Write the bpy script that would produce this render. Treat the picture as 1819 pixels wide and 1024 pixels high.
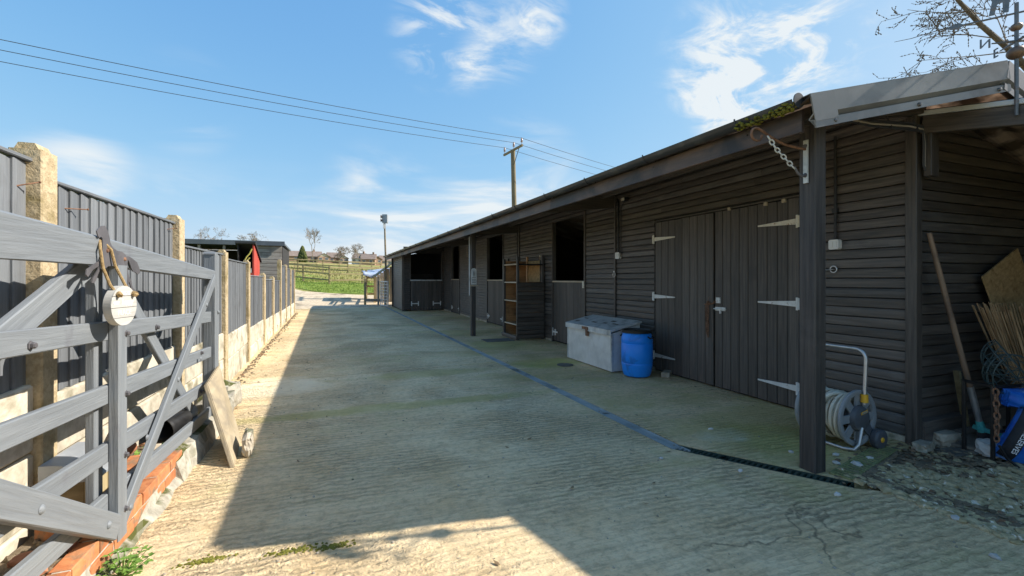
import bpy, bmesh, math, random
from mathutils import Vector, Matrix, noise as mnoise
R = math.radians
scene = bpy.context.scene
for o in list(bpy.data.objects): bpy.data.objects.remove(o)
COL = scene.collection
rng = random.Random(7)

# ------------------------------------------------------------------ camera
cd = bpy.data.cameras.new('camera'); cam = bpy.data.objects.new('camera', cd); COL.objects.link(cam)
cd.sensor_width = 36; cd.lens = 36 * 800 / 1819; cd.clip_start = .05; cd.clip_end = 3000
cd.shift_y = -15 / 1819
cam.location = (0, 0, 1.25); cam.rotation_euler = (R(90), 0, -math.atan(.3875))
scene.camera = cam
# ------------------------------------------------------------------ light
LIGHT = Vector((-1.326, .25, -1)).normalized()          # the way sunlight travels
SUN_EL = math.asin(-LIGHT.z); SUN_ROT = math.atan2(-LIGHT.x, -LIGHT.y)
sd = bpy.data.lights.new('sun', 'SUN'); sd.energy = 3.5; sd.angle = R(.5); sd.color = (1, .94, .85)
so = bpy.data.objects.new('sun', sd); COL.objects.link(so)
so.rotation_euler = LIGHT.to_track_quat('-Z', 'Y').to_euler(); so.location = (20, -6, 20)
vs = scene.view_settings
vs.view_transform = 'Standard'; vs.look = 'None'; vs.exposure = 1.2; vs.gamma = 1; vs.use_curve_mapping = False

world = bpy.data.worlds.new('World'); scene.world = world; world.use_nodes = True
wt = world.node_tree; wt.nodes.clear()
def make_world():
    N, L = wt.nodes, wt.links
    out = N.new('ShaderNodeOutputWorld'); bg = N.new('ShaderNodeBackground'); bg.inputs[1].default_value = .15
    L.new(bg.outputs[0], out.inputs[0])
    sky = N.new('ShaderNodeTexSky'); sky.sky_type = 'NISHITA'; sky.sun_disc = False
    sky.sun_elevation = SUN_EL; sky.sun_rotation = SUN_ROT; sky.air_density = 1.0; sky.dust_density = 1.0; sky.ozone_density = 2.2
    tc = N.new('ShaderNodeTexCoord'); sep = N.new('ShaderNodeSeparateXYZ'); L.new(tc.outputs['Generated'], sep.inputs[0])
    def m(op, a, b=None, c=None, clamp=False):
        n = N.new('ShaderNodeMath'); n.operation = op; n.use_clamp = clamp
        for i, v in enumerate((a, b, c)):
            if v is None: continue
            if isinstance(v, (int, float)): n.inputs[i].default_value = v
            else: L.new(v, n.inputs[i])
        return n.outputs[0]
    def sm(v, a, b):
        n = N.new('ShaderNodeMapRange'); n.interpolation_type = 'SMOOTHSTEP'; L.new(v, n.inputs[0])
        n.inputs[1].default_value = a; n.inputs[2].default_value = b; return n.outputs[0]
    def noise(rot, sc, scale, det, rough, dist):
        mp = N.new('ShaderNodeMapping'); L.new(tc.outputs['Generated'], mp.inputs[0])
        mp.inputs['Rotation'].default_value = rot; mp.inputs['Scale'].default_value = sc
        n = N.new('ShaderNodeTexNoise'); L.new(mp.outputs[0], n.inputs[0])
        n.inputs['Scale'].default_value = scale; n.inputs['Detail'].default_value = det
        n.inputs['Roughness'].default_value = rough; n.inputs['Distortion'].default_value = dist
        return n.outputs[0]
    wisp = noise((R(20), R(35), R(30)), (1, 3.2, 5.5), 3.2, 9, .62, .9)
    wisp2 = noise((R(-25), R(50), R(10)), (1.2, 4, 3), 4.5, 8, .6, 1.4)
    soft = noise((0, 0, R(15)), (1, 1, 4.5), 2.6, 8, .55, .5)
    total = None
    # cirrus tufts drifting over the sky: (direction, angular size, weight)
    for (d, size, wgt, nz) in (((.19, .86, .47), .12, 1.0, wisp2), ((.30, .83, .47), .10, .75, wisp), ((.36, .79, .50), .07, 1.0, wisp2),
                               ((.25, .87, .42), .06, .9, wisp), ((.685, .61, .394), .17, 1.6, wisp), ((.76, .54, .40), .13, 1.2, wisp), ((.66, .65, .37), .10, 1.2, wisp2), ((.70, .64, .315), .09, 1.5, wisp2),
                               ((-.24, .92, .30), .10, .7, soft), ((-.38, .91, .17), .09, .9, soft), ((.365, .906, .216), .17, 1.1, soft), ((.08, .98, .17), .14, 1.1, soft), ((.22, .95, .12), .18, .9, soft), ((-.6, -.5, .62), .3, .8, wisp),
                               ((.5, -.7, .5), .3, .8, wisp2), ((-.8, .3, .5), .3, .8, wisp)):
        dv = Vector(d).normalized()
        dp = N.new('ShaderNodeVectorMath'); dp.operation = 'DISTANCE'; L.new(tc.outputs['Generated'], dp.inputs[0]); dp.inputs[1].default_value = dv
        fall = sm(dp.outputs['Value'], size, size * .15)
        v = m('MULTIPLY', m('MULTIPLY', fall, wgt), sm(nz, .40, .70))
        total = v if total is None else m('ADD', total, v)
    low = m('MULTIPLY', sm(sep.outputs[2], .24, .07), m('MULTIPLY', sm(soft, .46, .68), .8))
    haze = m('MULTIPLY', sm(sep.outputs[2], .22, .0), .15)
    total = m('ADD', m('ADD', total, low), haze)
    total = m('MINIMUM', total, .92)
    # soften the sky's own range channel by channel: c * a / (1 + b c)
    sp_ = N.new('ShaderNodeSeparateColor'); cb_ = N.new('ShaderNodeCombineColor'); L.new(sky.outputs[0], sp_.inputs[0])
    for i, (a_, b_) in enumerate(((.58, .12), (1.22, .38), (2.75, .85))):
        L.new(m('DIVIDE', m('MULTIPLY', sp_.outputs[i], a_), m('MULTIPLY_ADD', sp_.outputs[i], b_, 1.0)), cb_.inputs[i])
    mix = N.new('ShaderNodeMix'); mix.data_type = 'RGBA'; L.new(total, mix.inputs[0])
    L.new(cb_.outputs[0], mix.inputs[6]); mix.inputs[7].default_value = (2.5, 2.65, 2.72, 1)
    L.new(mix.outputs[2], bg.inputs[0])
make_world()

# ------------------------------------------------------------------ materials
MATS = {}
def mk(name, c1, c2, rough=.7, nscale=4, stretch=(1, 1, 1), bump=.15, bscale=None, c3=None, c3lo=.55, c3hi=.7, c3scale=1.2, metal=0, spec=.4,
       rnd=.12, det=6, bdist=.01, lo=.35, hi=.65, top3=False, coat=0):
    """two colours mixed by (stretched) noise, a third in patches, random tone per object, bump from the same grain"""
    mt = bpy.data.materials.new(name); mt.use_nodes = True; t = mt.node_tree; N, L = t.nodes, t.links
    b = N['Principled BSDF']; tc = N.new('ShaderNodeTexCoord'); oi = N.new('ShaderNodeObjectInfo')
    cx = N.new('ShaderNodeCombineXYZ'); mu = N.new('ShaderNodeMath'); mu.operation = 'MULTIPLY'; mu.inputs[1].default_value = 37
    L.new(oi.outputs['Random'], mu.inputs[0])
    for i in range(3): L.new(mu.outputs[0], cx.inputs[i])
    ad = N.new('ShaderNodeVectorMath'); L.new(tc.outputs['Object'], ad.inputs[0]); L.new(cx.outputs[0], ad.inputs[1])
    mp = N.new('ShaderNodeMapping'); L.new(ad.outputs[0], mp.inputs[0]); mp.inputs['Scale'].default_value = stretch
    def nz(scale, detail, vec, dist=0):
        n = N.new('ShaderNodeTexNoise'); L.new(vec, n.inputs[0]); n.inputs['Scale'].default_value = scale
        n.inputs['Detail'].default_value = detail; n.inputs['Roughness'].default_value = .6; n.inputs['Distortion'].default_value = dist; return n.outputs[0]
    def mr(v, a, bb, c=0, d=1):
        n = N.new('ShaderNodeMapRange'); L.new(v, n.inputs[0])
        for i, q in enumerate((a, bb, c, d)): n.inputs[i + 1].default_value = q
        return n.outputs[0]
    def mixc(f, a, bb, mode='MIX'):
        n = N.new('ShaderNodeMix'); n.data_type = 'RGBA'; n.blend_type = mode
        if isinstance(f, float): n.inputs[0].default_value = f
        else: L.new(f, n.inputs[0])
        for s, v in ((6, a), (7, bb)):
            if isinstance(v, tuple): n.inputs[s].default_value = (*v, 1)
            else: L.new(v, n.inputs[s])
        return n.outputs[2]
    g = nz(nscale, det, mp.outputs[0], .3)
    c = mixc(mr(g, lo, hi), c1, c2)
    if c3:
        p = mr(nz(c3scale, 7, ad.outputs[0], .4), c3lo, c3hi)
        if top3:
            ge = N.new('ShaderNodeNewGeometry'); s = N.new('ShaderNodeSeparateXYZ'); L.new(ge.outputs['True Normal'], s.inputs[0])
            mm = N.new('ShaderNodeMath'); mm.operation = 'MULTIPLY'; L.new(p, mm.inputs[0]); L.new(mr(s.outputs[2], .3, .8), mm.inputs[1]); p = mm.outputs[0]
        c = mixc(p, c, c3)
    if rnd:
        v = mr(oi.outputs['Random'], 0, 1, 1 - rnd, 1 + rnd)
        cc = N.new('ShaderNodeCombineColor')
        for i in range(3): L.new(v, cc.inputs[i])
        c = mixc(1.0, c, cc.outputs[0], 'MULTIPLY')
    L.new(c, b.inputs['Base Color'])
    L.new(mr(g, .2, .8, max(.05, rough - .1), min(1, rough + .1)), b.inputs['Roughness'])
    b.inputs['Metallic'].default_value = metal; b.inputs['Specular IOR Level'].default_value = spec
    if bump:
        bp = N.new('ShaderNodeBump'); bp.inputs['Strength'].default_value = bump; bp.inputs['Distance'].default_value = bdist
        L.new(nz(bscale, 5, mp.outputs[0]) if bscale else g, bp.inputs['Height']); L.new(bp.outputs[0], b.inputs['Normal'])
    MATS[name] = mt; return mt
def M_(n): return MATS[n]
WS = (1.2, 22, 22)
mk('black_timber', (.055, .048, .043), (.125, .104, .087), .5, 2.2, WS, .5, c3=(.115, .09, .07), c3lo=.56, c3hi=.8, c3scale=1.6, rnd=.28, spec=.45)
mk('black_timber_worn', (.06, .054, .051), (.13, .115, .102), .5, 2.2, WS, .5, c3=(.14, .13, .12), c3lo=.52, c3hi=.75, c3scale=4, rnd=.3, spec=.45)
mk('black_door', (.068, .060, .054), (.132, .112, .096), .6, 2.0, (1, 26, 26), .4, c3=(.07, .062, .056), c3lo=.55, c3hi=.8, c3scale=2, rnd=.22)
mk('post_black', (.032, .029, .028), (.085, .074, .066), .6, 2.2, (.8, 24, 24), .7, c3=(.13, .115, .10), c3lo=.58, c3hi=.8, c3scale=1.0, rnd=.05)
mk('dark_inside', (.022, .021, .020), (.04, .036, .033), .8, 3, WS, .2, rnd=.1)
mk('fascia_brown', (.085, .058, .045), (.15, .10, .075), .5, 1.5, (.8, 14, 14), .3, c3=(.035, .03, .03), c3lo=.45, c3hi=.6, c3scale=1.5, rnd=.05)
mk('gutter_black', (.03, .03, .032), (.05, .05, .052), .35, 3, (1, 1, 1), .1, c3=(.10, .10, .09), c3lo=.55, c3hi=.75, c3scale=3, rnd=0)
mk('moss', (.10, .10, .012), (.22, .21, .03), .95, 30, (1, 1, 1), 1, bdist=.02, rnd=.2)
mk('roof_sheet', (.10, .075, .06), (.20, .15, .115), .6, 3, (1, 1, 1), .2, c3=(.30, .27, .24), c3lo=.5, c3hi=.62, c3scale=2.3, rnd=.1)
mk('flashing_grey', (.20, .195, .187), (.26, .253, .243), .42, 2, (1, 1, 1), .05, c3=(.15, .145, .14), c3lo=.5, c3hi=.7, c3scale=3, rnd=.04, spec=.5)
mk('steel_screw', (.10, .10, .10), (.2, .19, .18), .4, 20, bump=0, metal=.8)
mk('white_trim', (.55, .57, .58), (.66, .68, .68), .5, 6, (1, 1, 1), .05, c3=(.4, .4, .39), c3lo=.55, c3hi=.7, c3scale=6)
mk('grey_timber', (.135, .143, .152), (.19, .20, .21), .66, 2.0, (1.3, 20, 20), .55, c3=(.11, .112, .115), c3lo=.55, c3hi=.75, c3scale=3, rnd=.2)
mk('gate_grey', (.165, .178, .19), (.205, .22, .232), .55, 2.2, (1.2, 22, 22), .5, c3=(.15, .155, .17), c3lo=.6, c3hi=.75, c3scale=5, rnd=.08)
mk('fence_concrete', (.36, .27, .15), (.54, .43, .27), .95, 38, (1, 1, 1), .9, c3=(.26, .20, .09), c3lo=.5, c3hi=.68, c3scale=5, bdist=.012, rnd=.08, lo=.3, hi=.6)
mk('gravel_board', (.42, .37, .28), (.66, .60, .48), .95, 9, (1, 1, 1), .8, c3=(.20, .175, .11), c3lo=.50, c3hi=.66, c3scale=3.2, bdist=.012, rnd=.12)
mk('kerb_concrete', (.26, .24, .19), (.46, .42, .34), .95, 14, (1, 1, 1), 1, c3=(.07, .075, .015), c3lo=.45, c3hi=.55, c3scale=5, top3=True, bdist=.02)
mk('brick_red', (.40, .135, .05), (.54, .22, .09), .9, 16, (1, 1, 1), .6, c3=(.20, .155, .10), c3lo=.52, c3hi=.68, c3scale=11, rnd=.22)
mk('mortar', (.42, .37, .29), (.55, .50, .41), .95, 25, (1, 1, 1), .8)
mk('soil', (.13, .10, .062), (.26, .20, .13), 1, 14, (1, 1, 1), 1, c3=(.28, .13, .06), c3lo=.56, c3hi=.66, c3scale=6, bdist=.03, rnd=0)
mk('stone_grey', (.32, .27, .20), (.50, .44, .34), .95, 12, (1, 1, 1), .9, c3=(.12, .12, .07), c3lo=.5, c3hi=.65, c3scale=6, bdist=.015, rnd=.2)
mk('stone_pale', (.42, .41, .38), (.62, .60, .55), .85, 12, (1, 1, 1), .5, rnd=.2)
mk('flag_stone', (.34, .27, .17), (.44, .36, .24), .8, 3, (8, 1, 1), .25, c3=(.28, .23, .16), c3lo=.5, c3hi=.65, c3scale=6)
mk('slate', (.10, .09, .075), (.19, .17, .14), .75, 6, (1, 1, 1), .4, rnd=.1)
mk('galvanised', (.55, .55, .53), (.68, .68, .65), .45, 7, (1, 1, 1), .08, c3=(.66, .67, .66), c3lo=.52, c3hi=.64, c3scale=3.5, metal=.1, rnd=.04)
mk('galvanised_dull', (.52, .53, .52), (.64, .65, .63), .6, 7, (1, 1, 1), .08, c3=(.24, .25, .24), c3lo=.5, c3hi=.68, c3scale=5, metal=.25, rnd=.04)
mk('steel_tube', (.42, .43, .44), (.58, .58, .58), .35, 12, (1, 1, 1), .05, metal=.7, rnd=0)
mk('rust', (.14, .07, .04), (.28, .15, .09), .85, 25, (1, 1, 1), .5, rnd=.15)
mk('hinge_white', (.62, .61, .58), (.74, .73, .70), .5, 20, (1, 1, 1), .2, c3=(.30, .25, .2), c3lo=.6, c3hi=.7, c3scale=18, rnd=.06)
mk('hinge_cream', (.62, .56, .45), (.74, .68, .56), .5, 20, (1, 1, 1), .2, c3=(.35, .22, .12), c3lo=.58, c3hi=.7, c3scale=18, rnd=.06)
mk('barrel_blue', (.010, .24, .86), (.02, .29, .92), .38, 3, (1, 1, 1), .05, c3=(.02, .10, .32), c3lo=.55, c3hi=.75, c3scale=5, rnd=0)
mk('black_plastic', (.012, .012, .013), (.022, .022, .022), .4, 10, (1, 1, 1), .05, rnd=0)
mk('grey_plastic', (.075, .08, .09), (.11, .115, .125), .45, 10, (1, 1, 1), .05, c3=(.18, .18, .17), c3lo=.6, c3hi=.75, c3scale=14, rnd=0)
mk('pale_grey_plastic', (.24, .25, .255), (.31, .32, .325), .45, 10, (1, 1, 1), .05, rnd=0)
mk('yellow_plastic', (.80, .40, .02), (.86, .46, .04), .4, 10, (1, 1, 1), 0, rnd=0)
mk('hose', (.58, .52, .40), (.74, .68, .55), .45, 9, (1, 1, 1), .1, c3=(.28, .23, .14), c3lo=.55, c3hi=.7, c3scale=8, rnd=0)
mk('switch_white', (.70, .66, .62), (.74, .74, .70), .4, 9, (1, 1, 1), 0, rnd=0)
mk('conduit_black', (.02, .02, .02), (.035, .034, .033), .5, 9, (1, 1, 1), .1, rnd=0)
mk('pine_inside', (.30, .15, .06), (.42, .23, .10), .6, 3, (1, 14, 14), .3, c3=(.17, .09, .045), c3lo=.5, c3hi=.7, c3scale=5)
mk('chipboard', (.36, .23, .10), (.56, .38, .19), .8, 40, (1, .5, .35), .4, c3=(.26, .15, .06), c3lo=.55, c3hi=.68, c3scale=20)
mk('pale_wood', (.42, .34, .24), (.56, .47, .35), .75, 3, (1, 18, 18), .3)
mk('broom_handle', (.20, .13, .085), (.34, .23, .15), .65, 3, (1, 14, 14), .3, c3=(.12, .08, .06), c3lo=.5, c3hi=.7, c3scale=4)
mk('teal_plastic', (.05, .34, .33), (.10, .45, .43), .5, 14, (1, 1, 1), .1)
mk('bristle', (.05, .055, .065), (.10, .10, .11), .8, 14, (1, 1, 1), .1)
mk('reed', (.22, .13, .065), (.44, .30, .17), .7, 9, (1, 1, 1), .2, rnd=.25)
mk('bag_blue', (.01, .10, .48), (.03, .20, .68), .35, 5, (1, 1, 1), .5, c3=(.25, .42, .72), c3lo=.58, c3hi=.68, c3scale=5, rnd=.05, bdist=.02)
mk('bag_black', (.015, .017, .02), (.03, .03, .034), .4, 9, (1, 1, 1), .3)
mk('white_print', (.85, .85, .84), (.9, .9, .89), .5, 9, (1, 1, 1), 0)
mk('wire_green', (.035, .06, .06), (.06, .085, .085), .5, 9, (1, 1, 1), 0)
mk('drain_metal', (.30, .33, .32), (.42, .44, .42), .6, 6, (1, 1, 1), .1, c3=(.16, .16, .13), c3lo=.52, c3hi=.66, c3scale=3, metal=0, rnd=.15)
mk('drain_black', (.02, .035, .028), (.04, .065, .05), .5, 12, (1, 1, 1), .1, rnd=.15)
mk('grid_green', (.20, .22, .09), (.32, .33, .15), .8, 12, (1, 1, 1), .2)
mk('rope', (.24, .16, .07), (.38, .27, .13), .95, 90, (1, 1, 1), .6, rnd=.05)
mk('sign_board', (.40, .385, .35), (.50, .485, .45), .7, 3, (1, 16, 16), .25, rnd=.06)
mk('sign_core', (.44, .42, .38), (.58, .56, .51), .8, 9, (1, 1, 1), .2)
mk('iron_grey', (.10, .095, .10), (.15, .14, .145), .55, 8, (1, 1, 1), .3, c3=(.20, .11, .07), c3lo=.66, c3hi=.75, c3scale=14, metal=.3, rnd=0)
mk('vane_iron', (.13, .14, .15), (.22, .22, .23), .5, 20, (1, 1, 1), .2, c3=(.22, .14, .09), c3lo=.56, c3hi=.7, c3scale=20, metal=.5)
mk('vane_copper', (.16, .10, .07), (.28, .19, .13), .5, 14, (1, 1, 1), .2, c3=(.33, .28, .22), c3lo=.55, c3hi=.7, c3scale=14, metal=.5)
mk('silver_wood', (.24, .215, .18), (.40, .37, .32), .85, 2, (1, 18, 18), .5, c3=(.16, .14, .12), c3lo=.55, c3hi=.7, c3scale=2, rnd=.15)
mk('field_timber', (.26, .20, .10), (.42, .34, .19), .85, 2, (1, 10, 10), .4, c3=(.16, .13, .06), c3lo=.5, c3hi=.7, c3scale=2, rnd=.2)
mk('pole_timber', (.15, .12, .075), (.25, .205, .13), .85, 2, (1, 12, 12), .4)
mk('ceramic', (.30, .20, .18), (.42, .30, .28), .3, 9, (1, 1, 1), 0)
mk('cable_dark', (.03, .03, .035), (.05, .05, .055), .6, 9, (1, 1, 1), 0, rnd=0)
mk('cable_pale', (.30, .26, .22), (.42, .36, .30), .5, 9, (1, 1, 1), 0, rnd=.2)
mk('bark', (.10, .075, .055), (.19, .15, .11), .9, 12, (1, 1, 1), .4)
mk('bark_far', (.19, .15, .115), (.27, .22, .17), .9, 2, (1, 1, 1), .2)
mk('conifer', (.045, .065, .02), (.11, .12, .03), .9, 1.5, (1, 1, 1), .3, rnd=.1)
mk('leaf_green', (.10, .20, .03), (.22, .36, .06), .6, 20, (1, 1, 1), .1)
mk('leaf_olive', (.09, .11, .03), (.17, .19, .06), .6, 20, (1, 1, 1), .1)
mk('grass_blade', (.10, .17, .015), (.21, .27, .04), .7, 1.2, (1, 1, 1), 0)
mk('house_brick', (.30, .19, .13), (.40, .26, .18), .9, 1, (1, 1, 1), 0, rnd=.1)
mk('house_render', (.62, .54, .45), (.74, .66, .56), .9, 1, (1, 1, 1), 0)
mk('house_roof', (.19, .145, .12), (.27, .21, .175), .9, 1, (1, 1, 1), 0, rnd=.15)
mk('house_glass', (.08, .09, .10), (.14, .15, .17), .15, 1, (1, 1, 1), 0)
mk('red_paint', (.42, .055, .035), (.54, .085, .055), .5, 4, (1, 8, 1), .2, rnd=.05)
mk('felt_black', (.03, .03, .032), (.05, .05, .052), .8, 12, (1, 1, 1), .3)
mk('shed_roof', (.07, .085, .10), (.11, .125, .14), .45, 2, (1, 1, 1), .1)
mk('tarp', (.30, .36, .48), (.62, .66, .74), .4, 3, (1, 1, 1), .6, c3=(.10, .13, .20), c3lo=.5, c3hi=.65, c3scale=3, bdist=.05)
mk('terracotta', (.36, .15, .08), (.48, .22, .12), .85, 14, (1, 1, 1), .3)
mk('zinc', (.30, .32, .34), (.42, .44, .46), .5, 5, (1, 1, 1), .1, metal=.3)
mk('field', (.22, .21, .045), (.36, .30, .11), .95, .6, (1, 1, 1), .6, c3=(.14, .25, .02), c3lo=.48, c3hi=.64, c3scale=.22, bscale=12, bdist=.06, rnd=0)
mk('verge', (.13, .21, .02), (.23, .29, .045), .95, 2, (1, 1, 1), .8, bscale=20, bdist=.05, rnd=0)
mk('gravel_track', (.40, .31, .20), (.66, .54, .38), .95, 9, (1, 1, 1), .8, c3=(.22, .17, .11), c3lo=.5, c3hi=.68, c3scale=.9, bscale=16, bdist=.03, rnd=0, lo=.3, hi=.6)

def sheet_mat():
    mt = bpy.data.materials.new('weathered_clear_sheet'); mt.use_nodes = True; t = mt.node_tree; N, L = t.nodes, t.links; b = N['Principled BSDF']; out = N['Material Output']
    tc = N.new('ShaderNodeTexCoord'); nz = N.new('ShaderNodeTexNoise'); L.new(tc.outputs['Object'], nz.inputs[0]); nz.inputs['Scale'].default_value = 5; nz.inputs['Detail'].default_value = 7
    cr = N.new('ShaderNodeMix'); cr.data_type = 'RGBA'; mr = N.new('ShaderNodeMapRange'); L.new(nz.outputs[0], mr.inputs[0]); mr.inputs[1].default_value = .42; mr.inputs[2].default_value = .58
    L.new(mr.outputs[0], cr.inputs[0]); cr.inputs[6].default_value = (.16, .12, .09, 1); cr.inputs[7].default_value = (.62, .50, .40, 1)
    L.new(cr.outputs[2], b.inputs['Base Color']); tr = N.new('ShaderNodeBsdfTranslucent'); L.new(cr.outputs[2], tr.inputs[0])
    mx = N.new('ShaderNodeMixShader'); mx.inputs[0].default_value = .5; L.new(b.outputs[0], mx.inputs[1]); L.new(tr.outputs[0], mx.inputs[2]); L.new(mx.outputs[0], out.inputs[0])
    MATS['clear_sheet'] = mt
sheet_mat()
def concrete_mat():
    mt = bpy.data.materials.new('brushed_concrete'); mt.use_nodes = True; t = mt.node_tree; N, L = t.nodes, t.links; b = N['Principled BSDF']
    ge = N.new('ShaderNodeNewGeometry'); P = ge.outputs['Position']
    def mapping(sc, rot=(0, 0, 0)):
        n = N.new('ShaderNodeMapping'); L.new(P, n.inputs[0]); n.inputs['Scale'].default_value = sc; n.inputs['Rotation'].default_value = rot; return n.outputs[0]
    def nz(vec, s, d=8, r=.6, dist=0):
        n = N.new('ShaderNodeTexNoise'); L.new(vec, n.inputs[0]); n.inputs['Scale'].default_value = s; n.inputs['Detail'].default_value = d
        n.inputs['Roughness'].default_value = r; n.inputs['Distortion'].default_value = dist; return n.outputs[0]
    def mr(v, a, bb, c=0, d=1):
        n = N.new('ShaderNodeMapRange'); L.new(v, n.inputs[0])
        for i, q in enumerate((a, bb, c, d)): n.inputs[i + 1].default_value = q
        return n.outputs[0]
    def mixc(f, a, bb, mode='MIX'):
        n = N.new('ShaderNodeMix'); n.data_type = 'RGBA'; n.blend_type = mode
        if isinstance(f, float): n.inputs[0].default_value = f
        else: L.new(f, n.inputs[0])
        for s, v in ((6, a), (7, bb)):
            if isinstance(v, tuple): n.inputs[s].default_value = (*v, 1)
            else: L.new(v, n.inputs[s])
        return n.outputs[2]
    def ma(op, a, bb):
        n = N.new('ShaderNodeMath'); n.operation = op
        for i, v in enumerate((a, bb)):
            if isinstance(v, (int, float)): n.inputs[i].default_value = v
            else: L.new(v, n.inputs[i])
        return n.outputs[0]
    rot = (0, 0, R(2.5))
    streak = nz(mapping((1.5, 15, 1), rot), 1, 6, .62, .9)       # brushed ridges across the yard
    fine = nz(mapping((9, 55, 1), rot), 1, 4, .65, .5)
    pit = nz(P, 55, 4, .7)
    grain = nz(P, 21, 9, .75)
    blot = nz(P, .75, 7, .62, .6)
    blot2 = nz(P, 2.6, 8, .65, .4)
    sep = N.new('ShaderNodeSeparateXYZ'); L.new(P, sep.inputs[0])
    c = mixc(mr(blot2, .34, .66), (.84, .60, .325), (.93, .73, .45))
    c = mixc(mr(blot, .55, .75, 0, .55), c, (.95, .79, .53))
    c = mixc(mr(grain, .38, .52, .38, 0), c, (.27, .20, .11))
    c = mixc(mr(fine, .34, .46, .3, 0), c, (.30, .23, .13))
    wm_ = N.new('ShaderNodeTexWave'); wm_.wave_type = 'BANDS'; wm_.bands_direction = 'Y'; L.new(mapping((1, 1, 1), rot), wm_.inputs[0])
    wm_.inputs['Scale'].default_value = 6.2; wm_.inputs['Distortion'].default_value = 7.0; wm_.inputs['Detail'].default_value = 4; wm_.inputs['Detail Scale'].default_value = 1.6; wm_.inputs['Detail Roughness'].default_value = .65
    ridge = wm_.outputs['Fac']
    worn = mr(nz(P, .9, 5, .6, .5), .40, .62)
    groove = ma('MULTIPLY', mr(ridge, .05, .45, 1, 0), ma('MULTIPLY_ADD', worn, .40) if False else ma('MULTIPLY', worn, .7))
    c = mixc(groove, c, (.34, .26, .155))  # grooves darkened in colour: gathered dirt plus painted-in shade of the ridges
    c = mixc(mr(streak, .36, .50, .28, 0), c, (.33, .26, .155))
    c = mixc(mr(pit, .60, .72, 0, .5), c, (.72, .67, .55))
    for (px_, py_, rx_, ry_, colr, amt) in ((-.75, 5.9, .75, .55, (.97, .84, .60), .75), (.4, 4.55, 2.2, .16, (.47, .42, .12), .5), (1.1, 6.0, .9, .25, (.48, .42, .13), .45), (2.9, 8.2, .7, .7, (.40, .42, .10), .5), (2.9, 6.1, .6, .4, (.42, .44, .08), .6), (3.2, 2.5, .6, .5, (.38, .40, .09), .6), (2.9, 2.75, .25, .18, (.85, .80, .66), .5)):
        dx_ = ma('DIVIDE', ma('SUBTRACT', sep.outputs[0], px_), rx_); dy_ = ma('DIVIDE', ma('SUBTRACT', sep.outputs[1], py_), ry_)
        rr_ = ma('ADD', ma('ADD', ma('MULTIPLY', dx_, dx_), ma('MULTIPLY', dy_, dy_)), ma('MULTIPLY', ma('SUBTRACT', blot2, .5), 2.4))
        c = mixc(mr(rr_, .25, 1.1, amt, 0), c, colr)
    vo = N.new('ShaderNodeTexVoronoi'); vo.feature = 'DISTANCE_TO_EDGE'; vo.inputs['Scale'].default_value = .33; wv_ = N.new('ShaderNodeVectorMath'); L.new(P, wv_.inputs[0])
    nzv = N.new('ShaderNodeTexNoise'); L.new(P, nzv.inputs[0]); nzv.inputs['Scale'].default_value = 2.2; nzv.inputs['Detail'].default_value = 6; L.new(nzv.outputs['Color'], wv_.inputs[1]); L.new(wv_.outputs[0], vo.inputs['Vector'])
    crk = ma('MULTIPLY', mr(vo.outputs['Distance'], .0, .006, 1, 0), mr(nz(P, .5, 3), .50, .58))
    c = mixc(ma('MULTIPLY', crk, .7), c, (.16, .12, .075))
    # algae: along the apron by the drain and in damp bands across the yard
    band = nz(mapping((.35, 1.1, 1)), 1, 5, .6, .8)
    apron = mr(sep.outputs[0], 1.6, 2.6, .0, .16)
    alg = mr(ma('ADD', ma('ADD', band, apron), ma('MULTIPLY', ma('SUBTRACT', blot2, .5), .8)), .56, .76, 0, .62)
    c = mixc(alg, c, (.52, .41, .15))
    dirt = mr(nz(P, 1.4, 9, .7, .3), .58, .72, 0, .55)
    c = mixc(dirt, c, (.44, .34, .215))
    L.new(c, b.inputs['Base Color']); b.inputs['Roughness'].default_value = .93; b.inputs['Specular IOR Level'].default_value = .25
    h = ma('ADD', ma('ADD', ma('ADD', ma('MULTIPLY', streak, .9), ma('MULTIPLY', ridge, ma('MULTIPLY', worn, .8))), ma('MULTIPLY', fine, .45)), ma('ADD', ma('MULTIPLY', grain, .5), ma('MULTIPLY', pit, .25)))
    bp = N.new('ShaderNodeBump'); bp.inputs['Strength'].default_value = 1.0; bp.inputs['Distance'].default_value = .030
    L.new(h, bp.inputs['Height']); L.new(bp.outputs[0], b.inputs['Normal'])
    MATS['concrete'] = mt
concrete_mat()

# ------------------------------------------------------------------ mesh helpers
I4 = Matrix.Identity(4)
WM = {}
def T(x, y=None, z=None): return Matrix.Translation((x, y, z) if y is not None else x)
def RZ(a): return Matrix.Rotation(a, 4, 'Z')
def RX(a): return Matrix.Rotation(a, 4, 'X')
def RY(a): return Matrix.Rotation(a, 4, 'Y')
def axis(p0, p1, up=(0, 0, 1)):
    """frame at p0 whose X runs to p1 and whose Z is as near to up as can be"""
    x = (Vector(p1) - Vector(p0)).normalized(); u = Vector(up)
    if abs(x.dot(u)) > .995: u = Vector((0, 1, 0)) if abs(x.y) < .9 else Vector((1, 0, 0))
    y = u.cross(x).normalized(); z = x.cross(y)
    m = Matrix((x, y, z)).transposed().to_4x4(); m.translation = Vector(p0); return m
XM = Matrix(((0, 1, 0, 0), (1, 0, 0, 0), (0, 0, 1, 0), (0, 0, 0, 1)))
def fixn(me):
    bm = bmesh.new(); bm.from_mesh(me); bmesh.ops.recalc_face_normals(bm, faces=bm.faces); bm.to_mesh(me); bm.free(); return me
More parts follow.
